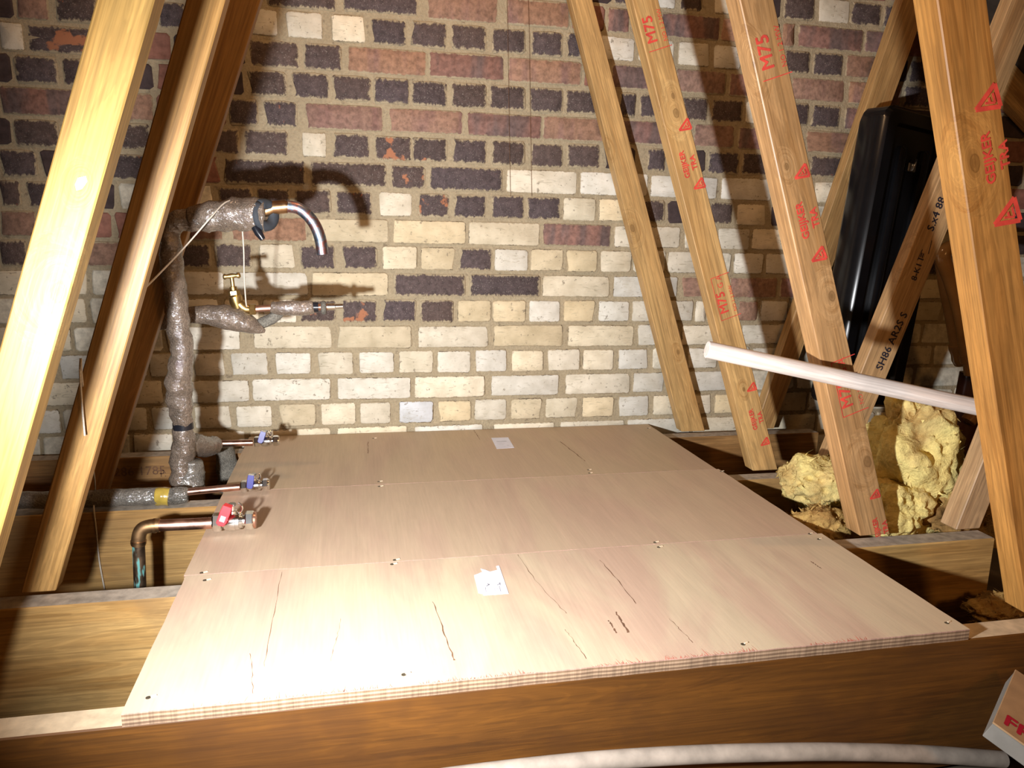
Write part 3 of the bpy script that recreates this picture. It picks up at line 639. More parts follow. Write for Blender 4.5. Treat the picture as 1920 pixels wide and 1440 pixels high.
# faint writing on the joist by the wall
mt = frame(P(262, 884, -.1128), (1, 0, 0), (0, 0, 1)); text_mesh('286 1785', .034, MT['crack'], 'handwriting', J4, mt)
mt = frame(P(315, 888, -.1128), (1, 0, 0), (0, 0, 1)); text_mesh('T: -2', .026, MT['crack'], 'handwriting', J4, mt)

# ------------------------------------------------------------------ plywood boards
def ply(y0, y1, x0, x1, label, mat):
    bm = bmesh.new(); nxs = 60; rnd = random.Random(int(y0 * 1000))
    mt = Matrix.Translation(((x0 + x1) / 2, (y0 + y1) / 2, .001))
    hx, hy = (x1 - x0) / 2, (y1 - y0) / 2
    top, bot = [], []
    per = [(-hx + 2 * hx * i / nxs, -hy) for i in range(nxs)] + [(hx, -hy + 2 * hy * i / 12) for i in range(12)] + [(hx - 2 * hx * i / nxs, hy) for i in range(nxs)] + [(-hx, hy - 2 * hy * i / 12) for i in range(12)]
    for x, y in per:
        jx, jy = rnd.uniform(-.0006, .0006), rnd.uniform(-.0006, .0006)
        bot.append(bm.verts.new((x + jx, y + jy, 0))); top.append(bm.verts.new((x + jx, y + jy, .018)))
    bm.faces.new(top); bm.faces.new(bot[::-1]); n = len(per)
    for i in range(n): bm.faces.new((bot[i], bot[(i + 1) % n], top[(i + 1) % n], top[i]))
    bmesh.ops.recalc_face_normals(bm, faces=bm.faces)
    me = bpy.data.meshes.new('plywood_board'); bm.to_mesh(me); bm.free()
    o = put('plywood_board', me, mat, None, mt)
    return tag(o, label, 'board', 'plywood boards laid over the joists')
PB1 = ply(-1.298, -.9108, -.286, .931, 'front plywood board with a torn white paper label on it', ply_mat('plywood_front', (.62, .505, .35), (.57, .405, .30), 1.0))
PB2 = ply(-.9092, -.4778, -.289, .922, 'middle plywood board between the two seams, without any label', ply_mat('plywood_middle', (.57, .435, .30), (.54, .385, .28), 2.3))
PB3 = ply(-.4762, -.008, -.291, .915, 'rear plywood board against the brick wall with a small neat label', ply_mat('plywood_rear', (.53, .405, .265), (.51, .37, .255), 4.1))
ZT = .0192
def strip(parent, name, pts, width, mat, dash=0, seed=1, z=ZT):
    r = random.Random(seed); bm = bmesh.new(); q = [PZ(u, v, z) for u, v in pts]
    q = catmull(q, 8) if len(q) > 2 else [q[0].lerp(q[1], i / 14) for i in range(15)]
    q = [p + Vector((r.uniform(-.0012, .0012), 0, 0)) for p in q]
    prev = None
    for c in q:
        wa = width * (r.uniform(.5, 1.2) if r.random() > dash else .25); n = Vector((1, 0, 0)) * wa / 2
        cur = [bm.verts.new(c - n), bm.verts.new(c + n)]
        if prev: bm.faces.new((prev[0], prev[1], cur[1], cur[0]))
        prev = cur
    return bm_obj(name, bm, MT[mat], parent)
for pts, wd, da in (([(528, 1072), (512, 1160), (495, 1250)], .0011, .25), ([(812, 1128), (834, 1190), (852, 1238)], .0028, .5), ([(970, 1040), (1010, 1095), (1062, 1150)], .0010, .5),
    ([(1125, 1050), (1160, 1090), (1192, 1132)], .0015, .3), ([(1141, 1163), (1156, 1187)], .0028, .3), ([(1154, 1147), (1179, 1186)], .0035, .0), ([(640, 1160), (620, 1240)], .0007, .5),
    ([(470, 1225), (475, 1300)], .0008, .4), ([(1255, 1160), (1300, 1205)], .0010, .4), ([(1060, 1180), (1100, 1235)], .0010, .4)):
    strip(PB1, 'grain_crack', pts, wd, 'crack', da, int(pts[0][0]))
strip(PB3, 'grain_crack', [(1050, 828), (1075, 847), (1098, 865)], .0022, 'crack', .1, 5); strip(PB3, 'grain_crack', [(690, 828), (690, 850)], .0016, 'crack', .2, 6)
strip(PB3, 'grain_crack', [(888, 806), (900, 824)], .0016, 'crack', .2, 8)
strip(PB1, 'grain_crack', [(1520, 1052), (1540, 1066)], .0022, 'crack', .2, 9)
# frayed pink fibres along the sawn front edge
bm = bmesh.new(); r = random.Random(3); x = -.28
while x < .75:
    if noise.noise(Vector((x * 9, 2, 0))) > -.12 and (x > -.05 or r.random() < .35):
        l = abs(r.gauss(0, .006)) + .0015; wd = r.uniform(.0006, .0022); sk = r.uniform(-.004, .004); y = -1.2982
        bm.faces.new([bm.verts.new(c) for c in ((x, y, ZT), (x + wd, y, ZT), (x + wd * .4 + sk, y + l, ZT))])
    x += r.uniform(.001, .005)
bm_obj('frayed_edge', bm, MT['fray'], PB1)['kind'] = 'stuff'
def screw(parent, u, v):
    c = PZ(u, v, ZT); bm = bmesh.new()
    tube(bm, [c + Vector((0, 0, -.0002)), c + Vector((0, 0, .0003))], .0034, 10)
    o = bm_obj('screw', bm, MT['screw'], parent); bm = bmesh.new()
    obox(bm, c + Vector((.006, .002, .0006)), (1, .4, 0), (0, 1, 0), .0035, .0012, .0006); bm_obj('wood_chip', bm, MT['chip'], parent)
for u, v in ((278, 1308), (757, 1265), (1393, 1208), (1775, 1168), (1235, 1026), (1535, 1011), (384, 1088), (735, 1058)): screw(PB1, u, v)
for u, v in ((378, 1074), (740, 1050), (1228, 1017), (1518, 1001), (711, 912), (1105, 887), (1352, 884)): screw(PB2, u, v)
for u, v in ((710, 903), (1103, 881), (700, 822), (1215, 803)): screw(PB3, u, v)
# paper labels
def sheet(parent, pts, label):
    q = [PZ(u, v, ZT) for u, v in pts]; bm = bmesh.new()
    loft_poly(bm, q, [p + Vector((0, 0, .0004)) for p in q])
    o = bm_obj('paper_label', bm, MT['paper'], parent); o['label'] = label; return o
pp = [(850 + a / 4.8, 1000 + b / 4.8) for a, b in ((186, 378), (222, 365), (250, 352), (262, 350), (245, 318), (290, 330), (330, 346), (365, 338), (398, 328), (385, 300), (390, 294), (412, 292), (455, 415), (498, 542), (380, 552), (272, 558), (266, 546), (226, 537))]
lab1 = sheet(PB1, pp, 'torn white paper label with faint markings')
def ink_line(parent, u0, v0, u1, v1, wpx, mat='ink_grey'):
    a, b = PZ(u0, v0, ZT + .0007), PZ(u1, v1, ZT + .0007); d = (b - a); n = Vector((-d.y, d.x, 0)).normalized() * wpx * .0006
    bm = bmesh.new(); bm.faces.new([bm.verts.new(c) for c in (a - n, b - n, b + n, a + n)]); return bm_obj('print', bm, MT[mat], parent)
for L in ((912, 1099, 918, 1095, 1.5), (914, 1094, 917, 1097, 1.3), (932, 1097, 939, 1093, 1.2), (936, 1092, 938, 1097, .9), (910, 1101, 911, 1109, .4), (911, 1109, 920, 1109, .4), (925, 1105, 935, 1103, .7), (926, 1108, 936, 1106, .7), (936, 1099, 939, 1109, .5), (924, 1111, 938, 1109, .5)): ink_line(lab1, *L)
lab2 = sheet(PB3, [(900 + a / 19.2, 810 + b / 19.2) for a, b in ((405, 215), (1015, 195), (1235, 570), (600, 605))], 'small printed white label')
for L in ((931, 828, 950, 827.3, 1.5, 'ink_black'), (932, 831.4, 947, 830.8, .5), (932, 834, 945, 833.6, .4), (934, 837, 948, 836.4, .4), (950, 835, 955, 834.8, 1.2), (935, 839.5, 952, 838.8, .3)): ink_line(lab2, *L)

# ------------------------------------------------------------------ pipework
def lump(seed, amp=.10, spiral=0.0, pitch=.035):
    def f(s, a):
        v = 1 + amp * noise.noise(Vector((s * 38 + seed, math.cos(a) * 1.3, math.sin(a) * 1.3)))
        v += amp * .5 * noise.noise(Vector((s * 120 + seed, math.cos(a) * 3, math.sin(a) * 3)))
        if spiral: v += spiral * abs(((s / pitch + a / (2 * math.pi)) % 1) - .5) * 2 - spiral * .5
        return v
    return f
def pipe(name, pts, r, mat, parent=None, seg=20, sub=8, rf=None, smooth='all', caps=True):
    bm = bmesh.new(); tube(bm, pts, r, seg, rf, caps, sub); return bm_obj(name, bm, MT[mat], parent, smooth=True)
def hexnut(bm, c, axis, r, h):
    a = Vector(axis).normalized(); c = Vector(c)
    tube(bm, [c - a * h / 2, c - a * h * .35, c + a * h * .35, c + a * h / 2], [r * .9, r, r, r * .9], 6)
def ball_valve(parent, c, s, lever, ax=(1, 0, 0), mark=False, tilt=.35):
    c = Vector(c); ax = Vector(ax).normalized(); up = Vector((0, 0, 1)); fr = Vector((0, -1, 0))
    bm = bmesh.new(); prof = [(-.020, .0105), (-.017, .0105), (-.0165, .0145), (-.012, .0175), (-.004, .0190), (.005, .0190), (.0055, .0178), (.012, .0178), (.0125, .0150), (.018, .0140), (.0185, .0105), (.026, .0105)]
    tube(bm, [c + ax * x * s for x, _ in prof], [r * s for _, r in prof], 18)
    body = bm_obj('valve', bm, MT['chrome'], parent, smooth=True)
    for x in (-.029, .031):
        bm = bmesh.new(); hexnut(bm, c + ax * x * s, ax, .0185 * s, .016 * s); bm_obj('compression_nut', bm, MT['chrome'], body)
    bm = bmesh.new(); tube(bm, [c + ax * .0388 * s, c + ax * .0425 * s], [.0165 * s, .0155 * s], 16); bm_obj('end_ring', bm, MT['copper'] if mark else MT['chrome'], body, smooth=True)
    bm = bmesh.new(); tube(bm, [c + up * .012 * s, c + up * .022 * s, c + up * .0225 * s, c + up * .033 * s], [.0095 * s, .0085 * s, .006 * s, .005 * s], 12); bm_obj('stem', bm, MT['chrome'], body, smooth=True)
    bm = bmesh.new(); hexnut(bm, c + up * .034 * s, up, .0075 * s, .005 * s); bm_obj('stem_nut', bm, MT['steel'], body)
    bm = bmesh.new(); torus(bm, c + up * .026 * s + ax * .007 * s, (0, 1, 0), .011 * s, .0024 * s, 12, 8, -1.2, 1.9); bm_obj('lever_bracket', bm, MT['chrome'], body, smooth=True)
    # lever tab: a rounded plate hanging in front of the valve
    d = (up * -1 + ax * -tilt + fr * .15).normalized(); sd = (ax - d * ax.dot(d)).normalized(); nn = d.cross(sd)
    if nn.y > 0: nn = -nn
    o0 = c + up * .036 * s + fr * .006 * s - ax * .005 * s
    def q(x, y, z): return o0 + sd * x * s + d * y * s + nn * z * s
    out = [(-.0085, 0), (.0085, 0), (.0095, .012), (.0095, .032), (.0065, .039), (-.0035, .040), (-.0085, .036), (-.0095, .014)]
    bm = bmesh.new(); loft_poly(bm, [q(x, y, .012) for x, y in out], [q(x, y, .017) for x, y in out]); lv = bm_obj('lever', bm, MT[lever], body, bevel=.0008 * s)
    bm = bmesh.new(); loft_poly(bm, [q(x, y, z) for x, y, z in ((-.007, -.002, .002), (.007, -.002, .002), (.0085, 0, .0165), (-.0085, 0, .0165))], [q(x, y, z) for x, y, z in ((-.007, .001, .001), (.007, .001, .001), (.0085, .004, .0125), (-.0085, .004, .0125))]); bm_obj('lever_arm', bm, MT['chrome'] if not mark else MT[lever], body)
    if mark:
        bm = bmesh.new(); pl = [(-.0045, .020), (.0048, .020), (.0048, .031), (-.0045, .031)]
        loft_poly(bm, [q(x, y, .0171) for x, y in pl], [q(x, y, .0174) for x, y in pl]); bm_obj('printed_square', bm, MT['pinkprint'], body)
    return body

# --- tall lagged pipe with the open spout
YR = -.50
def yr(v): return -.50 + .08 * min(1, max(0, (v - 540) / 330))
riser = empty('lagged_pipe', P(345, 912, -.42), 'tall brown lagged pipe bending over at the top to an open copper spout', 'pipe')
px = [(343, 912), (342, 872), (345, 830), (343, 800), (338, 752), (336, 715), (341, 665), (335, 610), (329, 560), (323, 505), (319, 455), (322, 425), (338, 414), (372, 410)]
rad = [.027, .026, .0255, .020, .0275, .0285, .0235, .0225, .0235, .0225, .0215, .021, .022, .024]
bm = bmesh.new(); tube(bm, [P(u, v, yr(v)) for u, v in px], rad, 22, lump(3, .16, .16, .040), True, 8); bm_obj('lagging', bm, MT['lag'], riser, smooth='all')
px = [(358, 412), (385, 408), (425, 403), (462, 402), (498, 404)]
bm = bmesh.new(); tube(bm, [P(u, v, YR - .012 * i / 4) for i, (u, v) in enumerate(px)], [.024, .030, .0325, .0345, .0340], 22, lump(9, .11, .09, .04), True, 8); bm_obj('lagging', bm, MT['lag'], riser, smooth='all')
bm = bmesh.new(); tube(bm, [P(362, 862, -.415), P(357, 885, -.415), P(356, 918, -.415)], [.022, .031, .035], 20, lump(5, .12), True, 8); bm_obj('lagging', bm, MT['lag_grey'], riser, smooth='all')
pipe('tape_band', [P(343, 792, yr(798)), P(344, 804, yr(798))], .0222, 'tape', riser, sub=2)
c0 = P(497, 403, YR - .018); ax = (P(505, 403, YR - .018) - P(490, 403.5, YR + .0)).normalized()
bm = bmesh.new(); torus(bm, c0, ax, .0225, .0115, 24, 10); bm_obj('foam_ring', bm, MT['foam'], riser, smooth='all')
bm = bmesh.new(); tube(bm, [P(478, 425, YR - .03), P(485, 437, YR - .032), P(493, 449, YR - .034)], [.008, .0085, .0055], 10); bm_obj('tape_end', bm, MT['tape'], riser, smooth=True)
pipe('copper_pipe', [P(480, 402, YR - .006), P(505, 393, YR - .006), P(520, 388, YR - .006), P(540, 387, YR - .006)], .0122, 'copper_old', riser)
pipe('copper_collar', [P(512, 389.5, YR - .006), P(537, 387, YR - .006)], .0142, 'copper_old', riser, sub=2)
pipe('spout', [P(540, 387, YR - .006), P(560, 391, YR - .006), P(578, 405, YR - .006), P(592, 425, YR - .006), P(601, 450, YR - .006), P(605, 477, YR - .006)], .0126, 'spout', riser)
pipe('lagged_branch', [P(345, 838, -.415), P(368, 834, -.37), P(388, 838, -.32), P(404, 832, -.29)], [.024, .027, .026, .020], 'lag', riser, rf=lump(13, .14))
YV = -.29
pipe('copper_pipe', [P(398, 832, YV), P(440, 831, YV), P(474, 830, YV)], .0080, 'copper', riser)
ball_valve(riser, P(499, 827, YV), .74, 'blue', P(510, 827, YV) - P(490, 828, YV))

# --- lagged pipe with the brass tap
YT = -.40
tp = empty('tap_pipe', P(455, 600, YT), 'lagged pipe with an upright brass tap in front of the brick wall', 'pipe')
bm = bmesh.new(); tube(bm, [P(u, v, YT) for u, v in ((286, 606), (315, 600), (350, 592), (385, 590), (420, 594), (450, 601), (475, 612), (497, 622))], [.019, .020, .018, .021, .028, .028, .018, .003], 20, lump(21, .10, .05), True, 8); bm_obj('lagging', bm, MT['lag'], tp, smooth='all')
bm = bmesh.new(); tube(bm, [P(u, v, YT + .012) for u, v in ((470, 607), (492, 605), (512, 596), (528, 583))], [.006, .013, .013, .010], 14, lump(23, .15), True, 6); bm_obj('lagging', bm, MT['feltgrey'], tp, smooth='all')
bm = bmesh.new(); tube(bm, [P(u, v, YT) for u, v in ((508, 576), (525, 578), (550, 578), (578, 577), (588, 576))], [.012, .0165, .0172, .0165, .0135], 18, lump(27, .10), True, 8); bm_obj('lagging', bm, MT['lag'], tp, smooth='all')
pipe('copper_pipe', [P(465, 581, YT), P(500, 578, YT), P(560, 577, YT), P(618, 575, YT)], .0078, 'copper', tp)
pipe('tape_band', [P(582, 576, YT), P(597, 576, YT)], .0118, 'tape', tp, sub=2)
bm = bmesh.new(); torus(bm, P(607, 577, YT), (1, 0, 0), .0100, .0062, 18, 10); bm_obj('felt_ring', bm, MT['feltgrey'], tp, smooth='all')
pipe('end_fitting', [P(614, 575, YT), P(628, 574.5, YT), P(629, 574.5, YT), P(643, 574, YT)], [.0085, .0085, .0060, .0060], 'chrome', tp, sub=0)
bm = bmesh.new(); hexnut(bm, P(474, 580, YT), (1, 0, 0), 0.0134, .014); bm_obj('tap_nut', bm, MT['brassy'], tp)
bm = bmesh.new()
tube(bm, [P(470, 580, YT), P(462, 580, YT), P(455, 576, YT), P(449, 570, YT)], [0.0109, 0.0122, 0.0128, 0.0128], 14)
tube(bm, [P(447, 578, YT), P(443, 566, YT), P(441, 556, YT), P(440.5, 555, YT)], [0.0122, 0.0147, 0.0154, 0.0122], 16)
tap = bm_obj('tap', bm, MT['brassy'], tp, smooth=True)
bm = bmesh.new(); hexnut(bm, P(439, 549, YT), P(436, 530, YT) - P(441, 555, YT), 0.0128, .012); bm_obj('gland_nut', bm, MT['brassy'], tap)
pipe('spindle', [P(438.5, 546, YT), P(437, 538, YT), P(436.8, 537, YT), P(434.5, 520, YT)], [0.0090, 0.0079, 0.0046, 0.0046], 'brassy', tap, sub=0)
bm = bmesh.new(); tube(bm, [P(418, 519, YT), P(421, 519, YT), P(425, 518.5, YT), P(434, 517.5, YT), P(443, 516.5, YT), P(448, 516.5, YT), P(451, 516, YT)], [0.0038, 0.0070, 0.0046, 0.0061, 0.0046, 0.0070, 0.0038], 12); bm_obj('tap_handle', bm, MT['brassy'], tap, smooth='all')

# --- grey lagged pipe on the joist with blue lever valve
YG = -.505
gp = empty('lagged_pipe', P(200, 950, YG), 'grey lagged pipe lying on the joist, ending in a blue lever valve', 'pipe')
bm = bmesh.new(); tube(bm, [P(u, v, YG) for u, v in ((-60, 940), (30, 938), (110, 937), (190, 934), (260, 931), (300, 930))], [.019, .019, .0185, .0195, .0195, .0190], 20, lump(41, .08, .06), True, 8); bm_obj('lagging', bm, MT['lag_grey'], gp, smooth='all')
bm = bmesh.new(); tube(bm, [P(u, v, YG) for u, v in ((293, 930), (305, 930), (318, 931))], [.0195, .0205, .0200], 18, lump(43, .12), True, 6); bm_obj('tape_band', bm, MT['tape_y'], gp, smooth='all')
bm = bmesh.new(); tube(bm, [P(u, v, YG) for u, v in ((316, 931), (332, 930), (346, 928), (353, 928))], [.019, .0205, .0190, .0150], 18, lump(45, .16), True, 6); bm_obj('lagging', bm, MT['lag_grey'], gp, smooth='all')
pipe('copper_pipe', [P(335, 924, YG), P(390, 918.5, YG), P(450, 913, YG)], .0078, 'copper', gp)
ball_valve(gp, P(477, 910, YG), .76, 'blue', P(500, 908, YG) - P(455, 912, YG), tilt=.15)

# --- copper elbow with red lever valve
YC = -.735
ep = empty('copper_pipe', P(262, 1100, YC), 'bare copper pipe with an elbow and a red lever valve over the plywood edge', 'pipe')
pipe('copper_pipe', [P(292, 985.5, YC), P(350, 983, YC), P(405, 980, YC)], .0112, 'copper', ep)
pipe('elbow', [P(300, 985, YC), P(284, 986, YC), P(268, 991, YC), P(261, 1003, YC), P(259.5, 1022, YC)], .0130, 'copper_old', ep)
for a, b in (((288, 985.8), (293, 985.5)), ((259.8, 1013), (259.6, 1019))): pipe('elbow_rim', [P(*a, YC), P(*b, YC)], .0140, 'copper_old', ep, sub=2)
pipe('copper_pipe', [P(259.5, 1015, YC), P(261, 1050, YC), P(263, 1110, YC), P(264, 1150, YC)], .0112, 'copper_green', ep)
ball_valve(ep, P(437, 977, YC), 1.0, 'red', P(460, 976, YC) - P(410, 979, YC), True, .42)

# --- grey felt wrap hanging by the wall joist
bm = bmesh.new(); tube(bm, [P(420, 838, -.150), P(424, 862, -.150), P(430, 890, -.150), P(428, 920, -.150)], [.020, .026, .030, .028], 16, lump(51, .22), True, 6)
fw = bm_obj('felt_wrap', bm, MT['feltgrey'], smooth='all'); tag(fw, 'loose grey felt wrap below the rear blue lever valve', 'felt')

# ------------------------------------------------------------------ strings
def cord(label, runs, r=.0016):
    bm = bmesh.new()
    for pts in runs: tube(bm, pts, r, 6, None, True, 8)
    return tag(bm_obj('string', bm, MT['string'], smooth='all'), label, 'string')
cord('white string tied from the left strut up over the lagged pipe', [[P(272, 540, -.87), P(300, 512, -.78), P(345, 465, -.62), P(395, 408, -.58), P(418, 383, -.545), P(432, 375.5, -.52), P(446, 373, -.50)]])
cord('white string hanging from the lagged arm down to the brass tap', [[P(454, 424, -.505), P(457, 470, -.48), P(458, 520, -.45), P(461, 565, -.425), P(463, 575, -.415)]])
st3 = cord('thin string dangling from a strut past the grey lagged pipe', [[P(152, 672, -.91), P(153, 700, -.912), P(162, 780, -.87), P(171, 850, -.75), P(178, 905, -.54), P(178, 930, -.478), P(176, 952, -.527), P(180, 990, -.528), P(186, 1050, -.528), P(196, 1105, -.528)]])
bm = bmesh.new(); tube(bm, [P(151, 672, -.91), P(150, 700, -.915), P(154, 760, -.916), P(159, 817, -.918)], .0016, 6, None, True, 8); bm_obj('loose_end', bm, MT['string'], st3, smooth='all')

for u, lab in ((952, 'left one of two fine dark lines standing in for thread shadows on the brick wall'), (992, 'right one of two fine dark lines standing in for thread shadows on the brick wall')):
    bm = bmesh.new(); tube(bm, [P(u - 3, -60, -.006), P(u, 60, -.005), P(u + 2, 200, -.006), P(u + 5, 368, -.004)], .0005, 5, None, True, 5); tag(bm_obj('thread_shadow', bm, MT['crack'], smooth='all'), lab, 'thread_shadow')  # dark strands modelled in place of thread shadows on the bricks

# ------------------------------------------------------------------ white rod in front of the stamped strut
a, b = P(1325, 655, -.900), P(1860, 769, -1.005); d = (b - a)
rod_end = b + d * .35
mt = frame(a, d, (0, 0, 1)); bm = bmesh.new(); n = 24
tube(bm, [a, a + d * .002] + [a + d * (1.35 * i / 6) for i in range(1, 7)], [.0150, .0162] + [.0162] * 6, 20)
tag(bm_obj('rod', bm, MT['whiterod'], None, mt, smooth=True), 'white round wooden rod crossing in front of two stamped struts', 'rod')

# ------------------------------------------------------------------ pale pipe along the bottom
bm = bmesh.new(); tube(bm, [P(u, v, -1.322) for u, v in ((700, 1478), (900, 1450), (1100, 1428), (1300, 1415), (1480, 1410), (1600, 1410), (1740, 1414), (1880, 1424))], .0128, 18, None, True, 8)
tag(bm_obj('plastic_pipe', bm, MT['palepipe'], smooth=True), 'pale curved pipe lying along the front of the shade-darkened joist', 'pipe')

# ------------------------------------------------------------------ black plastic case behind the struts
tl, bl = P(1668, 192, -.25), P(1575, 690, -.25)
ex = (tl - bl).normalized(); ey = Vector((0, 1, 0)).cross(ex) * -1
if ey.x < 0: ey = -ey
ey = (ey + Vector((0, .25, 0))).normalized(); ey = (ey - ex * ey.dot(ex)).normalized(); ez = ex.cross(ey)
if ez.y > 0: ez = -ez
LEN = (tl - bl).length + .12; WID = .30
case = empty('hard_case', bl - ex * .12, 'tall black plastic case leaning behind the struts on the right', 'case')
def cq(x, y, z): return tl - ex * x + ey * y + ez * z
def rrect(x0, x1, y0, y1, c, z):
    pts = []
    for cx, cy, a0 in ((x0 + c, y0 + c, 180), (x1 - c, y0 + c, 270), (x1 - c, y1 - c, 0), (x0 + c, y1 - c, 90)):
        for k in range(4):
            a = math.radians(a0 + 30 * k); pts.append(cq(cx + c * math.cos(a), cy + c * math.sin(a), z))
    return pts
def shell(layers):
    bm = bmesh.new(); rings = [[bm.verts.new(p) for p in L] for L in layers]; n = len(rings[0])
    bm.faces.new(rings[0][::-1]); bm.faces.new(rings[-1])
    for a, b in zip(rings, rings[1:]):
        for i in range(n): bm.faces.new((a[i], a[(i + 1) % n], b[(i + 1) % n], b[i]))
    return bm
bm = shell([rrect(.012, LEN, .012, WID - .01, .03, -.10), rrect(0, LEN, 0, WID, .035, -.085), rrect(0, LEN, 0, WID, .035, -.012), rrect(.010, LEN - .01, .010, WID - .01, .03, 0), rrect(.045, LEN - .05, .045, WID - .05, .015, .0), rrect(.052, LEN - .055, .052, WID - .055, .013, -.014)])
bm_obj('case_shell', bm, MT['black'], case, smooth=True)
bm = shell([rrect(.10, LEN - .1, .085, .115, .012, -.016), rrect(.10, LEN - .1, .085, .115, .012, -.004), rrect(.108, LEN - .11, .092, .108, .007, .0)]); bm_obj('rib', bm, MT['black'], case, smooth=True)
bm = shell([rrect(.10, LEN - .1, .185, .215, .012, -.016), rrect(.10, LEN - .1, .185, .215, .012, -.004), rrect(.108, LEN - .11, .192, .208, .007, .0)]); bm_obj('rib', bm, MT['black'], case, smooth=True)
lc = P(1722, 311, -.265); bm = bmesh.new(); obox(bm, cq(.155, .145, -.008), ex, ey, .012, .016, .007); bm_obj('latch', bm, MT['steel'], case, bevel=.002)
bm = bmesh.new(); tube(bm, [cq(.13, .16, -.004), cq(.145, .15, .002), cq(.165, .145, .0)], .0030, 8); bm_obj('latch_wire', bm, MT['steel'], case, smooth='all')

# ------------------------------------------------------------------ brown bent pipes on the right
YB = -.30
bp = empty('bent_pipe', P(1810, 870, YB), 'pair of glossy brown bent pipes behind the right strut', 'pipe')
pipe('pipe_bend', [P(1860, 470, YB - .02), P(1800, 462, YB - .02), P(1768, 478, YB - .02), P(1785, 530, YB - .02), P(1802, 590, YB - .02), P(1812, 650, YB - .02), P(1816, 672, YB - .02)], .0215, 'brownpipe', bp)
pipe('pipe_collar', [P(1815, 664, YB - .02), P(1817, 678, YB - .02)], .0245, 'brownpipe', bp, sub=2)
pipe('pipe_end', [P(1817, 676, YB - .02), P(1819, 702, YB - .02)], .0170, 'brownpipe', bp, sub=2)
pipe('pipe_bend', [P(1766, 490, YB + .03), P(1774, 540, YB + .03), P(1786, 600, YB + .03), P(1794, 650, YB + .03)], .0195, 'brownpipe', bp)
bm = bmesh.new(); tube(bm, [P(1793, 645, YB + .03), P(1795, 652, YB + .03), P(1797, 662, YB + .03), P(1800, 672, YB + .03), P(1803, 682, YB + .03)], [.022, .024, .021, .024, .020], 18); bm_obj('pipe_collar', bm, MT['brownpipe'], bp, smooth=True)
pipe('drain_pipe', [P(1828, 700, YB + .05), P(1812, 780, YB + .05), P(1790, 880, YB + .05), P(1770, 1000, YB + .05)], .042, 'maroon', bp)
pipe('pipe_bend', [P(1832, 690, YB + .0), P(1842, 730, YB), P(1836, 760, YB), P(1815, 790, YB)], .022, 'brownpipe', bp)

# ------------------------------------------------------------------ glass wool
def wool(label, c, rad, seed, mat, amp=.22, rot=0):
    bm = bmesh.new(); bmesh.ops.create_icosphere(bm, subdivisions=5, radius=1.0)
    for v in bm.verts:
        p = v.co.copy(); q = p * 1.6 + Vector((seed, seed * .7, 0))
        f = 1 + amp * noise.noise(q) * 1.6 + amp * .7 * (1 - 2 * abs(noise.noise(q * 2.1))) + amp * .28 * noise.noise(q * 5.5) + amp * .16 * noise.noise(q * 14)
        v.co = Vector((p.x * rad[0], p.y * rad[1], p.z * rad[2])) * f
    bmesh.ops.rotate(bm, verts=bm.verts, cent=(0, 0, 0), matrix=Matrix.Rotation(rot, 3, 'Y'))
    mt = Matrix.Translation(c); bmesh.ops.translate(bm, vec=c, verts=bm.verts)
    # loose fibres tearing off the surface
    o = bm_obj('glass_wool', bm, MT[mat], None, mt, smooth='all')
    r = random.Random(seed); bm = bmesh.new(); vv = [(o.data.vertices[i].co.copy(), o.data.vertices[i].normal.copy()) for i in r.sample(range(len(o.data.vertices)), 260)]
    for p, nn in vv:
        t = Vector((r.gauss(0, 1), r.gauss(0, 1), r.gauss(0, 1))); t = (t - nn * t.dot(nn)).normalized(); l = r.uniform(.004, .016); wd = r.uniform(.0012, .004)
        s = nn.cross(t) * wd; tip = p + nn * l * r.uniform(.4, 1.0) + t * l
        bm.faces.new([bm.verts.new(c) for c in (p - s, p + s, tip)])
    me = bpy.data.meshes.new('loose_fibre'); bm.to_mesh(me); bm.free()
    f = bpy.data.objects.new('loose_fibre', me); me.materials.append(MT[mat]); COL.objects.link(f); f.parent = o; f['kind'] = 'stuff'
    return tag(o, label, 'insulation', 'torn glass wool insulation')
W1_ = wool('tall yellow pile of torn glass wool between two joists, below the white rod', P(1716, 875, -.755), (.098, .080, .140), 3, 'wool', .26, -.15)
def tuft(c, rad, seed, mat, amp, rot=0):
    o = wool('x', c, rad, seed, mat, amp, rot); mw = o.matrix_basis.copy()
    for k in ('label', 'category', 'group'): del o[k]
    for ch in list(o.children): bpy.data.objects.remove(ch)
    o.name = 'tuft'; o.parent = W1_; o.matrix_basis = W1_.matrix_basis.inverted() @ mw
tuft(P(1704, 800, -.74), (.042, .040, .078), 9, 'wool', .28, -.35)
tuft(P(1670, 955, -.80), (.080, .060, .065), 27, 'wool', .26)
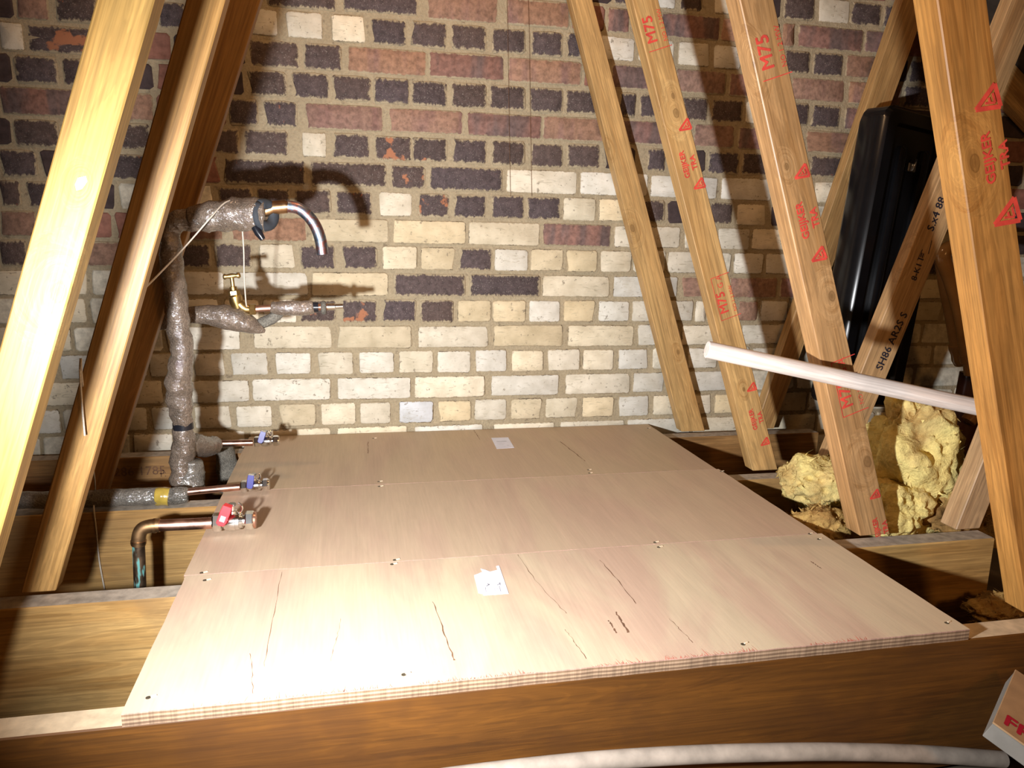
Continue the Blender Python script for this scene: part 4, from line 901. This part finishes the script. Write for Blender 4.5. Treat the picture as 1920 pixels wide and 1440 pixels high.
tuft(P(1762, 955, -.79), (.070, .060, .055), 63, 'wool_br', .26)
wool('small yellow clump of glass wool left of the lowest stamped strut', P(1535, 905, -.60), (.080, .06, .058), 14, 'wool', .26)
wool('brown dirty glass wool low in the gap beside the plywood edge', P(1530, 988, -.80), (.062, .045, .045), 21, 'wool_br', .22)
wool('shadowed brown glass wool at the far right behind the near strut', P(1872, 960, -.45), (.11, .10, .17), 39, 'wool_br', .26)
wool('dark scrap of insulation on the floor at the right edge', P(1880, 1150, -1.05), (.06, .05, .03), 47, 'wool_br', .3)

# ------------------------------------------------------------------ flat cardboard box in the corner
c = Vector((.868, -1.432, -.046)); a = P(1922, 1244, -1.318); e1 = (a - c).normalized()
b = P(1922, 1410, -1.470); e2 = b - c; e2 = (e2 - e1 * e2.dot(e1)).normalized(); nrm = e1.cross(e2)
if nrm.z < 0: nrm = -nrm
W1, W2, TH = .165, .32, .030
c = P(1862, 1354, -1.425)
cb = empty('cardboard_box', c - nrm * TH, 'flat cardboard box with red lettering in the bottom right corner', 'box')
def bq(x, y, z): return c + e1 * x + e2 * y + nrm * z
bm = bmesh.new(); loft_poly(bm, [bq(x, y, 0) for x, y in ((0, 0), (W1, 0), (W1, W2), (0, W2))], [bq(x, y, -.003) for x, y in ((0, 0), (W1, 0), (W1, W2), (0, W2))]); bm_obj('lid_panel', bm, MT['card'], cb, bevel=.0008)
bm = bmesh.new(); loft_poly(bm, [bq(x, y, -.0032) for x, y in ((.001, .001), (W1, .001), (W1, W2), (.001, W2))], [bq(x, y, -TH) for x, y in ((.001, .001), (W1, .001), (W1, W2), (.001, W2))]); bm_obj('box_body', bm, MT['cardgrey'], cb, bevel=.001)
mm = Matrix.Identity(4); up = e1
for i in range(3): mm[i][0] = e2[i]; mm[i][1] = e1[i]; mm[i][2] = e2.cross(e1)[i]; mm[i][3] = bq(.024, .010, .0004)[i]
text_mesh('FRAGILE', .036, MT['ink_print'], 'lettering', cb, mm, align='LEFT', bold=.0012)
